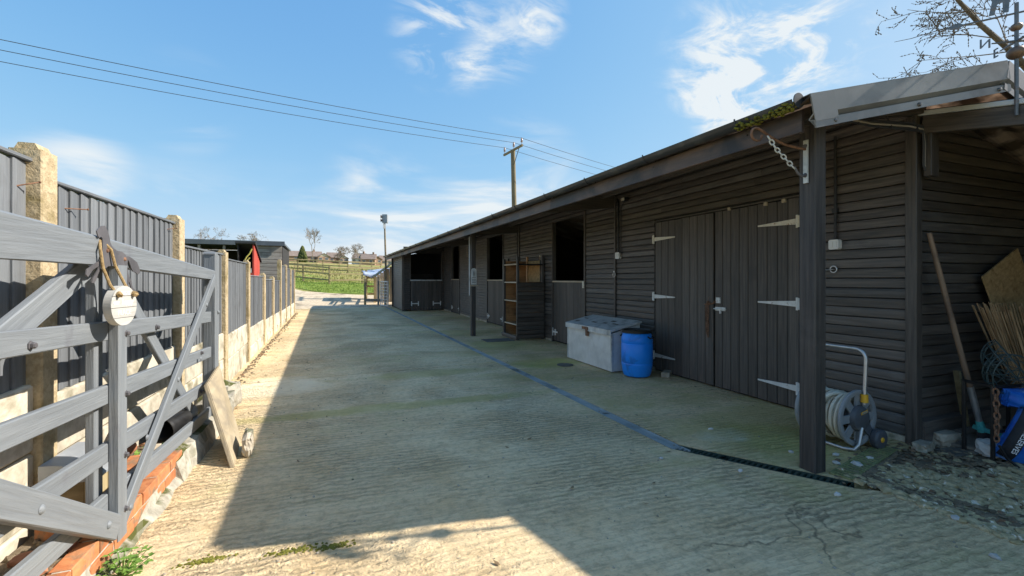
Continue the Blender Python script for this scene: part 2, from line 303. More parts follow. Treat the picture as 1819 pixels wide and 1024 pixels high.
class MB:
    def __init__(s): s.v = []; s.f = []
    def add(s, vs, fs, M=None):
        o = len(s.v)
        s.v += [tuple(M @ Vector(v)) for v in vs] if M is not None else [tuple(v) for v in vs]
        s.f += [tuple(i + o for i in f) for f in fs]; return s
    def box(s, x0, x1, y0, y1, z0, z1, M=None):
        return s.add([(x0, y0, z0), (x1, y0, z0), (x1, y1, z0), (x0, y1, z0), (x0, y0, z1), (x1, y0, z1), (x1, y1, z1), (x0, y1, z1)],
                     [(0, 3, 2, 1), (4, 5, 6, 7), (0, 1, 5, 4), (1, 2, 6, 5), (2, 3, 7, 6), (3, 0, 4, 7)], M)
    def prism(s, prof, a, b, M=None):
        """profile in local YZ (counter-clockwise seen from +X), extruded along X from a to b"""
        n = len(prof)
        vs = [(a, y, z) for y, z in prof] + [(b, y, z) for y, z in prof]
        fs = [(i, (i + 1) % n, n + (i + 1) % n, n + i) for i in range(n)]
        return s.add(vs, [tuple(reversed(range(n)))] + [tuple(range(n, 2 * n))] + fs, M)
    def tube(s, pts, r, seg=8, caps=True, closed=False):
        pts = [Vector(p) for p in pts]; n = len(pts); rr = r if isinstance(r, (list, tuple)) else [r] * n
        vs = []; prev = None
        for i, p in enumerate(pts):
            a = pts[(i - 1) % n] if (closed or i > 0) else p; b = pts[(i + 1) % n] if (closed or i < n - 1) else p
            t = (b - a).normalized()
            if prev is None:
                u = t.cross(Vector((0, 0, 1)))
                if u.length < .05: u = t.cross(Vector((1, 0, 0)))
            else: u = prev - t * prev.dot(t)
            u.normalize(); prev = u; w = t.cross(u)
            vs += [p + (u * math.cos(2 * math.pi * k / seg) + w * math.sin(2 * math.pi * k / seg)) * rr[i] for k in range(seg)]
        fs = []
        for i in range(n if closed else n - 1):
            j = (i + 1) % n
            fs += [(i * seg + k, i * seg + (k + 1) % seg, j * seg + (k + 1) % seg, j * seg + k) for k in range(seg)]
        if caps and not closed: fs += [tuple(reversed(range(seg))), tuple(range((n - 1) * seg, n * seg))]
        return s.add(vs, fs)
    def lathe(s, prof, seg=24, M=None):
        """prof (r, z) turned about local Z"""
        vs = []; n = len(prof)
        for k in range(seg):
            a = 2 * math.pi * k / seg; vs += [(r * math.cos(a), r * math.sin(a), z) for r, z in prof]
        fs = [(k * n + i, ((k + 1) % seg) * n + i, ((k + 1) % seg) * n + i + 1, k * n + i + 1) for k in range(seg) for i in range(n - 1)]
        return s.add(vs, fs, M)
    def rock(s, c, sx, sy, sz, rg, jit=.22, rot=None):
        ph = (1 + 5 ** .5) / 2
        ico = [(-1, ph, 0), (1, ph, 0), (-1, -ph, 0), (1, -ph, 0), (0, -1, ph), (0, 1, ph), (0, -1, -ph), (0, 1, -ph), (ph, 0, -1), (ph, 0, 1), (-ph, 0, -1), (-ph, 0, 1)]
        fs = [(0, 11, 5), (0, 5, 1), (0, 1, 7), (0, 7, 10), (0, 10, 11), (1, 5, 9), (5, 11, 4), (11, 10, 2), (10, 7, 6), (7, 1, 8), (3, 9, 4), (3, 4, 2), (3, 2, 6), (3, 6, 8), (3, 8, 9), (4, 9, 5), (2, 4, 11), (6, 2, 10), (8, 6, 7), (9, 8, 1)]
        a = rg.uniform(0, 6.28) if rot is None else rot; ca, sa = math.cos(a), math.sin(a); vs = []
        for v in ico:
            q = [v[i] / 1.9 * (1 + rg.uniform(-jit, jit)) for i in range(3)]
            x, y, z = q[0] * sx, q[1] * sy, q[2] * sz
            vs.append((c[0] + x * ca - y * sa, c[1] + x * sa + y * ca, c[2] + z))
        return s.add(vs, fs)
    def mesh(s, name):
        me = bpy.data.meshes.new(name); me.from_pydata(s.v, [], s.f); me.update(); return me
def link(o, parent, M):
    COL.objects.link(o); WM[o.name] = M
    if parent is not None:
        o.parent = parent; o.matrix_local = WM[parent.name].inverted() @ M
    else: o.matrix_local = M
    return o
def build(mb, name, mat, parent=None, M=I4, smooth=False, label=None, kind=None):
    me = mb if isinstance(mb, bpy.types.Mesh) else mb.mesh(name)
    if not me.materials: me.materials.append(MATS[mat])
    if smooth:
        for p in me.polygons: p.use_smooth = True
        try: me.set_sharp_from_angle(angle=R(40))
        except Exception: pass
    o = bpy.data.objects.new(name, me)
    if label: o['label'] = label
    if kind: o['kind'] = kind
    return link(o, parent, M)
def tag(o, label, cat, group=None):
    o['label'] = label; o['category'] = cat
    if group: o['group'] = group
    return o
def thing(name, label, cat, loc=(0, 0, 0), rz=0, group=None):
    o = bpy.data.objects.new(name, None); o.empty_display_size = .1
    link(o, None, T(*loc) @ RZ(rz)); return tag(o, label, cat, group)
def chamf(w, h, c=.004):
    a, b = w / 2, h / 2
    return [(-a + c, -b), (a - c, -b), (a, -b + c), (a, b - c), (a - c, b), (-a + c, b), (-a, b - c), (-a, -b + c)]
def beam(name, p0, p1, w, h, mat, parent, up=(0, 0, 1), c=.004, label=None):
    """timber from p0 to p1 (centre line): w across, h along up; the grain runs along it"""
    M = axis(p0, p1, up); n = (Vector(p1) - Vector(p0)).length
    return build(MB().prism(chamf(w, h, min(c, w / 3, h / 3)), 0, n), name, mat, parent, M, label=label)
def struct(mb, name, mat, parent=None, smooth=False):
    o = build(mb, name, mat, parent, smooth=smooth)
    if parent is None: o['kind'] = 'structure'
    return o
def text(body, size, mat, parent, M, depth=.001, name='lettering', font_shear=0, wd=1):
    cu = bpy.data.curves.new(name, 'FONT'); cu.body = body; cu.size = size; cu.extrude = depth; cu.align_x = 'CENTER'; cu.align_y = 'CENTER'
    cu.shear = font_shear; cu.materials.append(MATS[mat]); cu.resolution_u = 2
    tmp = bpy.data.objects.new(name, cu); me = bpy.data.meshes.new_from_object(tmp); bpy.data.objects.remove(tmp)
    return link(bpy.data.objects.new(name, me), parent, M)

# ------------------------------------------------------------------ terrain, yard
ZT = [(-400, -.07), (20, -.07), (21.3, -.04), (28, .42), (34, .95), (45, 1.75), (80, 3.2), (140, 5.9), (225, 8.4), (270, 8.8), (500, 5), (1500, -20)]
def tz(y, x=0):
    z = ZT[-1][1]
    for (a, za), (b, zb) in zip(ZT, ZT[1:]):
        if y <= b:
            t = max(0, (y - a) / (b - a)); z = za + (zb - za) * t; break
    if y > 22: z += max(-.5, min(.8, (-x) * .035)) * min(1, (y - 22) / 14)
    return z
def sheet(xs, ys, dz=0):
    mb = MB(); n = len(xs)
    mb.v = [(x, y, tz(y, x) + dz) for y in ys for x in xs]
    mb.f = [(j * n + i, j * n + i + 1, (j + 1) * n + i + 1, (j + 1) * n + i) for j in range(len(ys) - 1) for i in range(n - 1)]
    return mb
xs = [-1500, -400, -150, -60, -30] + [-20 + 2 * i for i in range(21)] + [30, 60, 150, 400, 1500]
ys = [-600, -100, -30, -10, 0, 10, 20, 21.3] + [22 + i for i in range(30)] + [55, 60, 66, 73, 80, 90, 100, 120, 140, 170, 200, 225, 250, 270, 330, 400, 500, 800, 1500]
struct(sheet(xs, ys), 'field', 'field', smooth=True)
# gravel track beyond the yard and the greener verge under the rails
def ribbon(pts, dz, step=8):
    """strip between two edge lines given as (y, x0, x1), draped on the terrain"""
    mb = MB()
    for (y, x0, x1) in pts: mb.v += [(x0 + (x1 - x0) * i / step, y, tz(y, x0 + (x1 - x0) * i / step) + dz) for i in range(step + 1)]
    k = step + 1
    mb.f = [(j * k + i, j * k + i + 1, (j + 1) * k + i + 1, (j + 1) * k + i) for j in range(len(pts) - 1) for i in range(step)]
    return mb
trk = [(21.0, -3.5, 7)] + [(y, -9 - (y - 22) * .5, 9 - max(0, (y - 24)) * .25) for y in range(22, 27)] + [(y + .0, -12.0 - (y - 26), -.2 + 3.2 * max(0, 1 - (y - 26) / 3.0) - (y - 26) * .55) for y in range(27, 34)]
struct(ribbon(trk, .03), 'gravel_track', 'gravel_track', smooth=True)
struct(ribbon([(y, -.6 - (y - 28) * .62, 8) for y in range(28, 36)], .026), 'grass_verge', 'verge', smooth=True)

# the yard: concrete slabs either side of a drain channel
def drain_x(y): return 2.36 - .0163 * (y - 2.69)
drive = bpy.data.objects.new('concrete_driveway', None); link(drive, None, I4); drive['kind'] = 'structure'
def slab(poly, name='concrete_slab', z=0.0, thick=.12, mat='concrete', parent=drive):
    n = len(poly); mb = MB(); mb.v = [(x, y, z) for x, y in poly] + [(x, y, z - thick) for x, y in poly]
    mb.f = [tuple(range(n))] + [(i, n + i, n + (i + 1) % n, (i + 1) % n) for i in range(n)]
    return build(mb, name, mat, parent)
kx0, ky0, kx1, ky1 = 2.36, 2.69, 2.93, 1.80          # the skewed last length of drain
hw = .052
dn = Vector((kx1 - kx0, ky1 - ky0)).normalized(); nn = Vector((-dn.y, dn.x))      # nn points to the stable side
A = Vector((kx0, ky0)); B = Vector((kx1, ky1))
yj = [6.45, 13.0, 21.35]
slab([(-1.6, -7), (9, -7), (9, 1.2), (3.25, 1.2), (3.1, 1.62), tuple(B - nn * hw), tuple(A - nn * hw + Vector((-.02, .02))), (drain_x(yj[0]) - hw, yj[0] - .012), (-1.6, yj[0] - .3)])
slab([(-1.6, yj[0] - .28), (drain_x(yj[0]) - hw, yj[0] + .008), (drain_x(yj[1]) - hw, yj[1] - .006), (-1.75, yj[1] - .2)])
slab([(-1.75, yj[1] - .188), (drain_x(yj[1]) - hw, yj[1] + .006), (drain_x(yj[2]) - hw, yj[2]), (-1.75, yj[2] - .3)])
slab([tuple(A + nn * hw + Vector((.02, 0))), tuple(B + nn * hw), (3.1, 1.75), (3.75, 2.05), (4.12, 2.05), (4.12, yj[0]), (drain_x(yj[0]) + hw, yj[0] - .1)])
slab([(drain_x(yj[0]) + hw, yj[0] - .088), (4.12, yj[0] + .012), (4.12, yj[1]), (drain_x(yj[1]) + hw, yj[1] - .1)])
slab([(drain_x(yj[1]) + hw, yj[1] - .088), (4.12, yj[1] + .012), (4.12, yj[2]), (drain_x(yj[2]) + hw, yj[2])])
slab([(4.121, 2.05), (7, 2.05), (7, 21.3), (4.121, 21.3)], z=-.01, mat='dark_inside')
# bare patch with loose stone beside the stable's end
slab([(3.05, 1.9), (3.25, 1.15), (9, 1.15), (9, 2.12), (3.76, 2.12)], 'bare_earth', -.012, .1, 'soil')
gv = MB(); rg = random.Random(3)
for i in range(4600):
    x = rg.uniform(3.0, 5.6); y = rg.uniform(.85, 2.0)
    if y < 1.1 + .25 * mnoise.noise((x * 2, 0, 3)) or y > 1.62 + .55 * max(0, min(1, (4.05 - x) / .5)) * .55 + .12 * mnoise.noise((x * 3, 1, 0)): 
        if rg.random() > .06: continue
    s = rg.choice((.010, .012, .014, .018, .018, .026)) * rg.uniform(.8, 1.25)
    gv.rock((x, y, s * .17 - (.0 if y < 1.15 or x < 3.1 else .014)), s * 1.5, s * 1.15, s * .6, rg, .3)
mk('gravel_stone', (.30, .23, .11), (.52, .42, .25), .9, 30, (1, 1, 1), .4, c3=(.80, .70, .55), c3lo=.60, c3hi=.66, c3scale=17, rnd=0)
go = build(gv, 'loose_gravel', 'gravel_stone'); go['kind'] = 'stuff'; go['label'] = 'loose pale stones scattered over the bare earth'
ec = MB(); rg = random.Random(63)
for i in range(900):
    t_ = rg.random(); ex_, ey_ = (3.06 + (3.76 - 3.06) * t_, 1.88 + (2.10 - 1.88) * t_) if rg.random() < .6 else (3.06 + .2 * t_, 1.88 - .72 * t_)
    if rg.random() < .35: ex_, ey_ = rg.uniform(3.6, 4.9), rg.uniform(1.62, 2.05)
    z_ = rg.uniform(.004, .016)
    ec.rock((ex_ + rg.gauss(0, .06), ey_ + rg.gauss(0, .05), z_ * .1), z_ * 1.6, z_ * 1.4, z_ * .7, rg, .3)
build(ec, 'earth_crumbs', 'soil', None, kind='stuff', label='dark crumbs of earth spilling over the concrete edge')
# small stones scattered over the slabs
for (x, y, s) in [(3.15, 2.05, .022), (3.3, 2.15, .018), (3.05, 2.3, .016), (3.25, 1.98, .03), (3.45, 2.02, .02), (2.9, 2.9, .016), (2.1, 2.55, .014), (2.7, 1.75, .016), (2.45, 2.2, .014), (3.0, 1.35, .02), (2.75, 1.1, .018)]:
    tag(build(MB().rock((x, y, s * .4), s * 1.4, s, s * .8, rng), 'pebble', 'stone_pale'), 'small pale pebble lying loose on the concrete near the drain', 'pebble', 'pebbles strewn on the concrete')

# ------------------------------------------------------------------ drain
dr = thing('drain_channel', 'long slotted metal drain let into the concrete along the stables', 'drain', (2.36, 2.69, 0))
def drain_run(p0, p1, n, mat, slot, trough):
    p0, p1 = Vector(p0), Vector(p1); d = (p1 - p0) / n
    for i in range(n):
        a = p0 + d * i; b = p0 + d * (i + 1); M = axis((a.x, a.y, 0), (b.x, b.y, 0)); ln = d.length - .004
        mb = MB(); mb.box(0, ln, -.051, -.036, -.02, -.001); mb.box(0, ln, .036, .051, -.02, -.001)
        k = int(ln / slot)
        for j in range(k + 1):
            bw = .7 if mat == 'drain_metal' else .48; x = min(j * slot, ln - slot * 1.2); sk = slot * .5
            mb.add([(x, -.036, -.02), (x + slot * bw, -.036, -.02), (x + slot * bw + sk, .036, -.02), (x + sk, .036, -.02), (x, -.036, -.003), (x + slot * bw, -.036, -.003), (x + slot * bw + sk, .036, -.003), (x + sk, .036, -.003)],
                   [(0, 3, 2, 1), (4, 5, 6, 7), (0, 1, 5, 4), (1, 2, 6, 5), (2, 3, 7, 6), (3, 0, 4, 7)])
        build(mb, 'grating', mat, dr, M)
    M = axis((p0.x, p0.y, 0), (p1.x, p1.y, 0)); ln = (p1 - p0).length
    build(MB().box(0, ln, -.051, .051, -.11, -.10).box(0, ln, -.0518, -.0515, -.1, -.005).box(0, ln, .0515, .0518, -.1, -.005), 'trough', 'dark_inside', dr, M)
drain_run((drain_x(2.72), 2.60), (drain_x(21.2), 21.2), 18, 'drain_metal', .03, 1)
drain_run(tuple(A), tuple(B), 3, 'drain_black', .034, 1)
gg = MB()
for i in range(22): gg.box(0 + i * .04, .016 + i * .04, 0, .13, .002, .012)
gg.box(0, .86, 0, .01, .001, .011); gg.box(0, .86, .12, .13, .001, .011)
tag(build(gg, 'grid_mat', 'grid_green', None, T(2.98, 1.84, 0) @ RZ(R(14))), 'mossy green slotted grid lying by the foot of the timber post', 'grid')
for (x, y, rr, lab) in ((3.08, 8.74, .2, 'worn square manhole cover in front of the open shelf unit'), (3.1, 5.85, .12, 'round rusty inspection cover in front of the metal chest')):
    mb = MB()
    if rr > .15: mb.prism(chamf(.42, .012, .003), -.3, .3)
    else: mb.lathe([(0, .006), (rr * .8, .006), (rr * .82, .003), (rr * .88, .003), (rr * .9, .006), (rr, .005), (rr, -.005)], 20)
    tag(build(mb, 'manhole_cover', 'slate', None, T(x, y, .005)), lab, 'manhole cover')

# ------------------------------------------------------------------ stable block
WX = 4.1; RIDX, RIDZ, EZ = 4.15, 2.665, 2.31
def eave_x(y): return 2.62 - .028 * (y - 1.85)
st = thing('stable_block', 'long black timber stable block with overhanging roof along the yard', 'stable', (4.1, 2.1, 0))
PITCH = .081
LOG = [(.004, 0), (-.022, .0), (-.030, .003), (-.031, .025), (-.0295, .055), (-.025, .0725), (-.010, .0785), (.004, .0785)]      # (out, up); out negative = proud
def log_prof(): return [(y, z) for y, z in LOG]
def log_board(name, p0, p1, z, mat, parent, out, h=PITCH):
    """lapped board from p0 to p1 (xy), its face towards out"""
    dx = Vector((p1[0] - p0[0], p1[1] - p0[1], 0)); ln = dx.length; x = dx / ln; o = Vector((out[0], out[1], 0))
    M = Matrix((x, -o, Vector((0, 0, 1)))).transposed().to_4x4(); M.translation = Vector((p0[0], p0[1], z + rng.uniform(-.0015, .0015)))
    pr = [(y * rng.uniform(.94, 1.04), zz * h / PITCH) for y, zz in LOG]
    if M.to_3x3().determinant() > 0: pr = pr[::-1] if False else pr
    mb = MB().prism(pr, 0, ln)
    bm = bmesh.new(); me = mb.mesh(name); bm.from_mesh(me); bmesh.ops.recalc_face_normals(bm, faces=bm.faces); bm.to_mesh(me); bm.free()
    return build(me, name, mat, parent, M)
def log_panel(name, p0, p1, z0, rows, mat, parent, out):
    dx = Vector((p1[0] - p0[0], p1[1] - p0[1], 0)); ln = dx.length; x = dx / ln; o = Vector((out[0], out[1], 0))
    M = Matrix((x, -o, Vector((0, 0, 1)))).transposed().to_4x4(); M.translation = Vector((p0[0], p0[1], z0))
    mb = MB()
    for i in range(rows): mb.prism([(y * rng.uniform(.9, 1.05), z + i * PITCH) for y, z in LOG], 0, ln)
    me = mb.mesh(name); bm = bmesh.new(); bm.from_mesh(me); bmesh.ops.recalc_face_normals(bm, faces=bm.faces); bm.to_mesh(me); bm.free()
    return build(me, name, mat, parent, M, kind='stuff')
D2 = (2.98, 5.07, 2.03)                                             # double doors (y0, y1, top)
DOORS = [(6.94, 8.2, 2.40), (11.13, 12.46, 2.45), (15.68, 16.86, 2.47)]
ROWS = 31; Z0 = .05
def clad(y0, y1, zlo, zhi, near):
    i0 = round((zlo - Z0) / PITCH); i1 = round((zhi - Z0) / PITCH)
    if near:
        for i in range(i0, i1):
            ends = [y0, y1]
            if y1 - y0 > 1.2 and rng.random() < .4: ends.insert(1, rng.uniform(y0 + .35, y1 - .35))
            for a, b in zip(ends, ends[1:]): log_board('cladding_board', (WX, a + (.001 if a > y0 else 0)), (WX, b - (.001 if b < y1 else 0)), Z0 + i * PITCH, rng.choice(('black_timber', 'black_timber', 'black_timber_worn')), st, (-1, 0))
    else: log_panel('cladding_boards', (WX, y0), (WX, y1), Z0 + i0 * PITCH, i1 - i0, 'black_timber_worn', st, (-1, 0))
ZTOP = Z0 + ROWS * PITCH
clad(2.12, D2[0] - .005, Z0, D2[2] + .02, True)
clad(2.12, 5.995, D2[2] + .02, ZTOP, True)
clad(D2[1] + .005, 5.995, Z0, D2[2] + .02, True)
clad(6.005, DOORS[0][0] - .03, Z0, 2.47, True)
clad(6.005, 9.995, 2.47, ZTOP, True)
clad(DOORS[0][1] + .03, 9.995, Z0, 2.47, True)
clad(10.005, DOORS[1][0] - .03, Z0, 2.50, False); clad(10.005, 18.2, 2.50, ZTOP, False)
clad(DOORS[1][1] + .03, DOORS[2][0] - .03, Z0, 2.50, False); clad(DOORS[2][1] + .03, 18.2, Z0, 2.50, False)
# wall behind the cladding, floor plinth, partitions, back wall
def pbox(name, x0, x1, y0, y1, z0, z1, mat, parent=st): return build(MB().box(x0, x1, y0, y1, z0, z1), name, mat, parent)
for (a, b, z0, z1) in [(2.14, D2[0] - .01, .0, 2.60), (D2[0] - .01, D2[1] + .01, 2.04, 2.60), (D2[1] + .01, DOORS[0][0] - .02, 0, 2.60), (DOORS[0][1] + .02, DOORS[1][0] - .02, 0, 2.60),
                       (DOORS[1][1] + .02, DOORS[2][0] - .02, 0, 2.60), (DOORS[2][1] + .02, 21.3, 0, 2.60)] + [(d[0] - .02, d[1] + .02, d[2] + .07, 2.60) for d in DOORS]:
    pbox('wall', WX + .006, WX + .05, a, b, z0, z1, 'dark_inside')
for (a, b) in [(2.1, D2[0] - .02), (D2[1] + .02, DOORS[0][0]), (DOORS[0][1], DOORS[1][0]), (DOORS[1][1], DOORS[2][0]), (DOORS[2][1], 18.2)]:
    pbox('plinth', WX - .035, WX + .005, a + .005, b - .005, -.02, .045, 'stone_grey')
for y in (2.14, 6.0, 10.0, 14.0, 18.24, 21.26): 
    mb = MB(); mb.prism([(WX + .05, 0), (6.7, 0), (6.7, 1.95), (WX + .05, 2.58)], y, y + .04, Matrix(((0, 1, 0, 0), (1, 0, 0, 0), (0, 0, 1, 0), (0, 0, 0, 1))))
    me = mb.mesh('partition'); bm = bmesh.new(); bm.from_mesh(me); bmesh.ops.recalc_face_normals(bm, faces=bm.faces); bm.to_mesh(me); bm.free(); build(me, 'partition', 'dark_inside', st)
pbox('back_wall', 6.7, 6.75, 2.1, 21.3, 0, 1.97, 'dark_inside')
# trims and corner boards
beam('corner_board', (WX - .025, 2.085, .0), (WX - .025, 2.085, 2.48), .075, .075, 'black_timber', st)
for y in (6.0, 10.0): beam('cover_strip', (WX - .045, y, .05), (WX - .045, y, 2.55), .04, .022, 'black_timber', st, up=(1, 0, 0))
for (y0, y1, zt) in DOORS:
    far = y0 > 10; mt = 'black_timber_worn' if far else 'black_timber'
    for y in (y0 - .012, y1 + .012): beam('door_frame', (WX - .01, y, 0), (WX - .01, y, zt + .05), .035, .09, mt, st, up=(1, 0, 0))
    beam('door_frame', (WX - .008, y0, zt + .03), (WX - .008, y1, zt + .03), .09, .05, mt, st)
# end wall under the shelter roof
for i in range(29):
    z = Z0 + .12 + i * PITCH
    log_board('end_wall_board', (6.7, 2.13), (WX + .02, 2.13), z, 'black_timber_worn' if 11 < i < 20 else 'black_timber', st, (0, -1))
beam('base_rail', (WX + .01, 2.075, .10), (6.7, 2.075, .10), .09, .16, 'black_timber', st)

def hinge(parent, y, z, ln, sgn, mat, x=WX - .045):
    """tapering strap hinge: plate at y, strap running sgn along y"""
    mb = MB(); mb.box(x - .006, x, y - sgn * .028 - .018, y - sgn * .028 + .018, z - .055, z + .055)
    mb.v += [(x - .009, y, z - .028), (x - .009, y, z + .028), (x - .009, y + sgn * ln, z + .007), (x - .009, y + sgn * ln, z - .007), (x, y, z - .028), (x, y, z + .028), (x, y + sgn * ln, z + .007), (x, y + sgn * ln, z - .007)]
    o = 8; q = [(0, 1, 2, 3), (4, 7, 6, 5), (0, 4, 5, 1), (1, 5, 6, 2), (2, 6, 7, 3), (3, 7, 4, 0)]
    mb.f += [tuple(o + i for i in f) for f in q]
    mb.lathe([(0, -.06), (.011, -.06), (.011, .06), (0, .06)], 10, T(x - .010, y - sgn * .008, z))
    for k in (.2, .5, .8): mb.lathe([(0, .013), (.004, .013), (.006, .010)], 8, T(x, y + sgn * ln * k, z) @ RY(-math.pi / 2))
    me = mb.mesh('hinge'); bm = bmesh.new(); bm.from_mesh(me); bmesh.ops.recalc_face_normals(bm, faces=bm.faces); bm.to_mesh(me); bm.free()
    return build(me, 'hinge', mat, parent)
def plank_door(y0, y1, z0, z1, n, lab, mat='black_door', x=WX - .02):
    d = bpy.data.objects.new('door', None); link(d, st, T(x, y0, z0)); d['label'] = lab
    w = (y1 - y0) / n
    for i in range(n):
        yy = y0 + (i + .5) * w
        beam('plank', (x - rng.uniform(0, .002), yy, z0 + rng.uniform(0, .004)), (x, yy, z1 - rng.uniform(0, .006)), w - .006, .022, mat, d, up=(1, 0, 0), c=.005)
    build(MB().box(x + .012, x + .03, y0 + .01, y1 - .01, z0 + .01, z1 - .01), 'backing', 'dark_inside', d)
    return d
def link_chain(pts, name, mat, parent, wire=.004, lk=.03):
    """oval links laid along a polyline, one mesh"""
    mb = MB(); pts = [Vector(p) for p in pts]; k = 0
    for a, b in zip(pts, pts[1:]):
        n = max(1, int((b - a).length / (lk * .8))); d = (b - a).normalized()
        s = d.cross(Vector((0, .6, .8))).normalized(); u = d.cross(s)
        for i in range(n):
            c = a + (b - a) * ((i + .5) / n); side = s if k % 2 else u; k += 1
            mb.tube([c + d * (math.cos(t) * lk * .55) + side * (math.sin(t) * lk * .32) for t in [2 * math.pi * j / 10 for j in range(10)]], wire, 5, closed=True)
    return build(mb, name, mat, parent, smooth=True)
ym = 4.02
dl = plank_door(ym + .008, D2[1] - .012, .02, D2[2], 8, 'leaf nearer the blue barrel')
dR = plank_door(D2[0] + .012, ym - .008, .02, D2[2], 9, 'leaf beside the timber post')
for z, mt in ((1.80, 'hinge_cream'), (1.02, 'hinge_white'), (.22, 'hinge_white')):
    hinge(dl, D2[1] - .02, z, .40, -1, mt); hinge(dR, D2[0] + .02, z, .42, 1, mt)
beam('cover_strip', (WX - .045, ym + .03, .03), (WX - .045, ym + .03, 2.02), .07, .02, 'black_door', dl, up=(1, 0, 0))
build(MB().box(WX - .052, WX - .033, ym - .10, ym - .045, .98, 1.045), 'latch_plate', 'hinge_white', dR)
mb = MB().box(WX - .046, WX - .034, ym - .17, ym - .03, .895, .935); mb.tube([(WX - .055, ym - .19, .915), (WX - .055, ym - .02, .915)], .008, 8); mb.box(WX - .062, WX - .044, ym - .12, ym - .105, .865, .93)
build(mb, 'bolt', 'hinge_white', dR)
link_chain([(WX - .07, ym - .06, 1.0), (WX - .075, ym + .0, .965), (WX - .07, ym + .05, .99), (WX - .07, ym + .055, .58)], 'chain', 'rust', dl, .0045, .032)
link_chain([(WX - .075, ym + .045, 1.0), (WX - .08, ym + .075, .93), (WX - .075, ym + .065, .62)], 'chain', 'rust', dl, .0045, .032)
build(MB().box(WX - .055, WX - .04, ym + .03, ym + .065, .96, 1.05).box(WX - .062, WX - .04, ym + .04, ym + .12, .955, .965), 'hasp', 'rust', dl)
for y in (3.32, 3.12): pbox('wedge_block', WX - .05, WX - .03, y, y + .035, 2.0, 2.035, 'pale_wood')
pbox('wedge_block', WX - .05, WX - .03, 3.78, 3.81, 2.02, 2.05, 'pale_wood')
pbox('door_header', WX - .045, WX - .006, D2[0], D2[1], 2.036, 2.05, 'black_timber')
def stable_half(y0, y1, n, zs, lab, mat, knob=True):
    d = plank_door(y0 + .012, y1 - .012, .03, zs, n, lab, mat, WX - .015)
    beam('chew_strip', (WX - .015, y0 - .0, zs + .012), (WX - .015, y1 + .0, zs + .012), .07, .03, 'pale_wood', d)
    mb = MB().box(WX - .05, WX - .036, y1 - .22, y1 + .02, .19, .22).box(WX - .052, WX - .034, y1 - .02, y1 + .02, .12, .28).box(WX - .053, WX - .034, y1 - .14, y1 - .11, .14, .26)
    build(mb, 'hinge', 'hinge_white', d)
    mb = MB().box(WX - .05, WX - .036, y0 + .02, y0 + .2, .19, .215).box(WX - .052, WX - .034, y0 + .02, y0 + .05, .13, .27)
    build(mb, 'hinge', 'hinge_white', d)
    if knob: build(MB().box(WX - .07, WX - .03, y0 - .02, y0 + .03, zs - .10, zs + .02), 'latch', 'hinge_cream', d)
    return d
stable_half(*DOORS[0][:2], 9, 1.20, 'lower half door behind the metal chest', 'black_door')
stable_half(*DOORS[1][:2], 9, 1.22, 'lower half door behind the shelf unit', 'black_door', False)
stable_half(*DOORS[2][:2], 8, 1.24, 'narrow looking half door near the end bay', 'black_door', False)

# end bay standing forward at the far end
EY = 18.2; EX = 2.42
beam('corner_board', (EX, EY, 0), (EX, EY, 2.42), .10, .10, 'black_timber', st)
log_panel('cladding_boards', (EX - .02, 21.3), (EX - .02, EY + .05), .05, 29, 'black_timber_worn', st, (-1, 0))
log_panel('cladding_boards', (EX + .28, EY), (EX + .05, EY), .05, 29, 'black_timber', st, (0, -1))
log_panel('cladding_boards', (WX - .03, EY), (WX - .12, EY), .05, 29, 'black_timber', st, (0, -1))
pbox('wall', EX, EX + .03, EY + .02, 21.28, 0, 2.36, 'dark_inside')
pbox('wall', EX + .02, WX, EY + .0, EY + .03, 2.3, 2.56, 'dark_inside')
build(fixn(MB().prism([(EX + .03, 0), (WX, 0), (WX, 2.60), (EX + .03, 2.27)], 21.2, 21.25, XM).mesh('wall')), 'wall', 'dark_inside', st)
pbox('wall', EX + .3, WX, 21.15, 21.19, 0, 2.36, 'dark_inside')
d = bpy.data.objects.new('door', None); link(d, st, T(EX + .3, EY, 0)); d['label'] = 'wide lower door of the end bay'
for i in range(11):
    w = (WX - .13 - EX - .3) / 11; xx = EX + .3 + (i + .5) * w
    beam('plank', (xx, EY - .01, .03), (xx, EY - .01, 1.2), w - .008, .022, 'black_door', d, up=(0, 1, 0))
beam('chew_strip', (EX + .28, EY - .01, 1.22), (WX - .12, EY - .01, 1.22), .07, .05, 'galvanised_dull', d)
for x0, x1 in ((EX + .31, EX + .62), (WX - .5, WX - .16)):
    build(MB().box(x0, x1, EY - .035, EY - .022, .27, .31).box(x0, x0 + .04, EY - .037, EY - .022, .2, .38).box(x1 - .04, x1, EY - .037, EY - .022, .2, .38), 'hinge', 'hinge_white', d)
beam('opening_frame', (EX + .29, EY - .005, 1.22), (EX + .29, EY - .005, 2.35), .04, .06, 'black_timber', st)
beam('opening_frame', (WX - .125, EY - .005, 1.22), (WX - .125, EY - .005, 2.35), .04, .06, 'black_timber_worn', st)
mb = MB()
for i in range(30): mb.tube([(EX + .3 + i * .043, EY + .02, 1.25), (EX + .3 + i * .043, EY + .02, 2.32)], .0022, 3, False)
for i in range(24): mb.tube([(EX + .3, EY + .022, 1.27 + i * .044), (WX - .13, EY + .022, 1.27 + i * .044)], .0022, 3, False)
build(mb, 'wire_mesh', 'conduit_black', st)
# loose things glimpsed inside, hay net and pale rails
pbox('partition', EX + .1, WX, 20.5, 20.54, 0, 1.5, 'black_timber_worn')

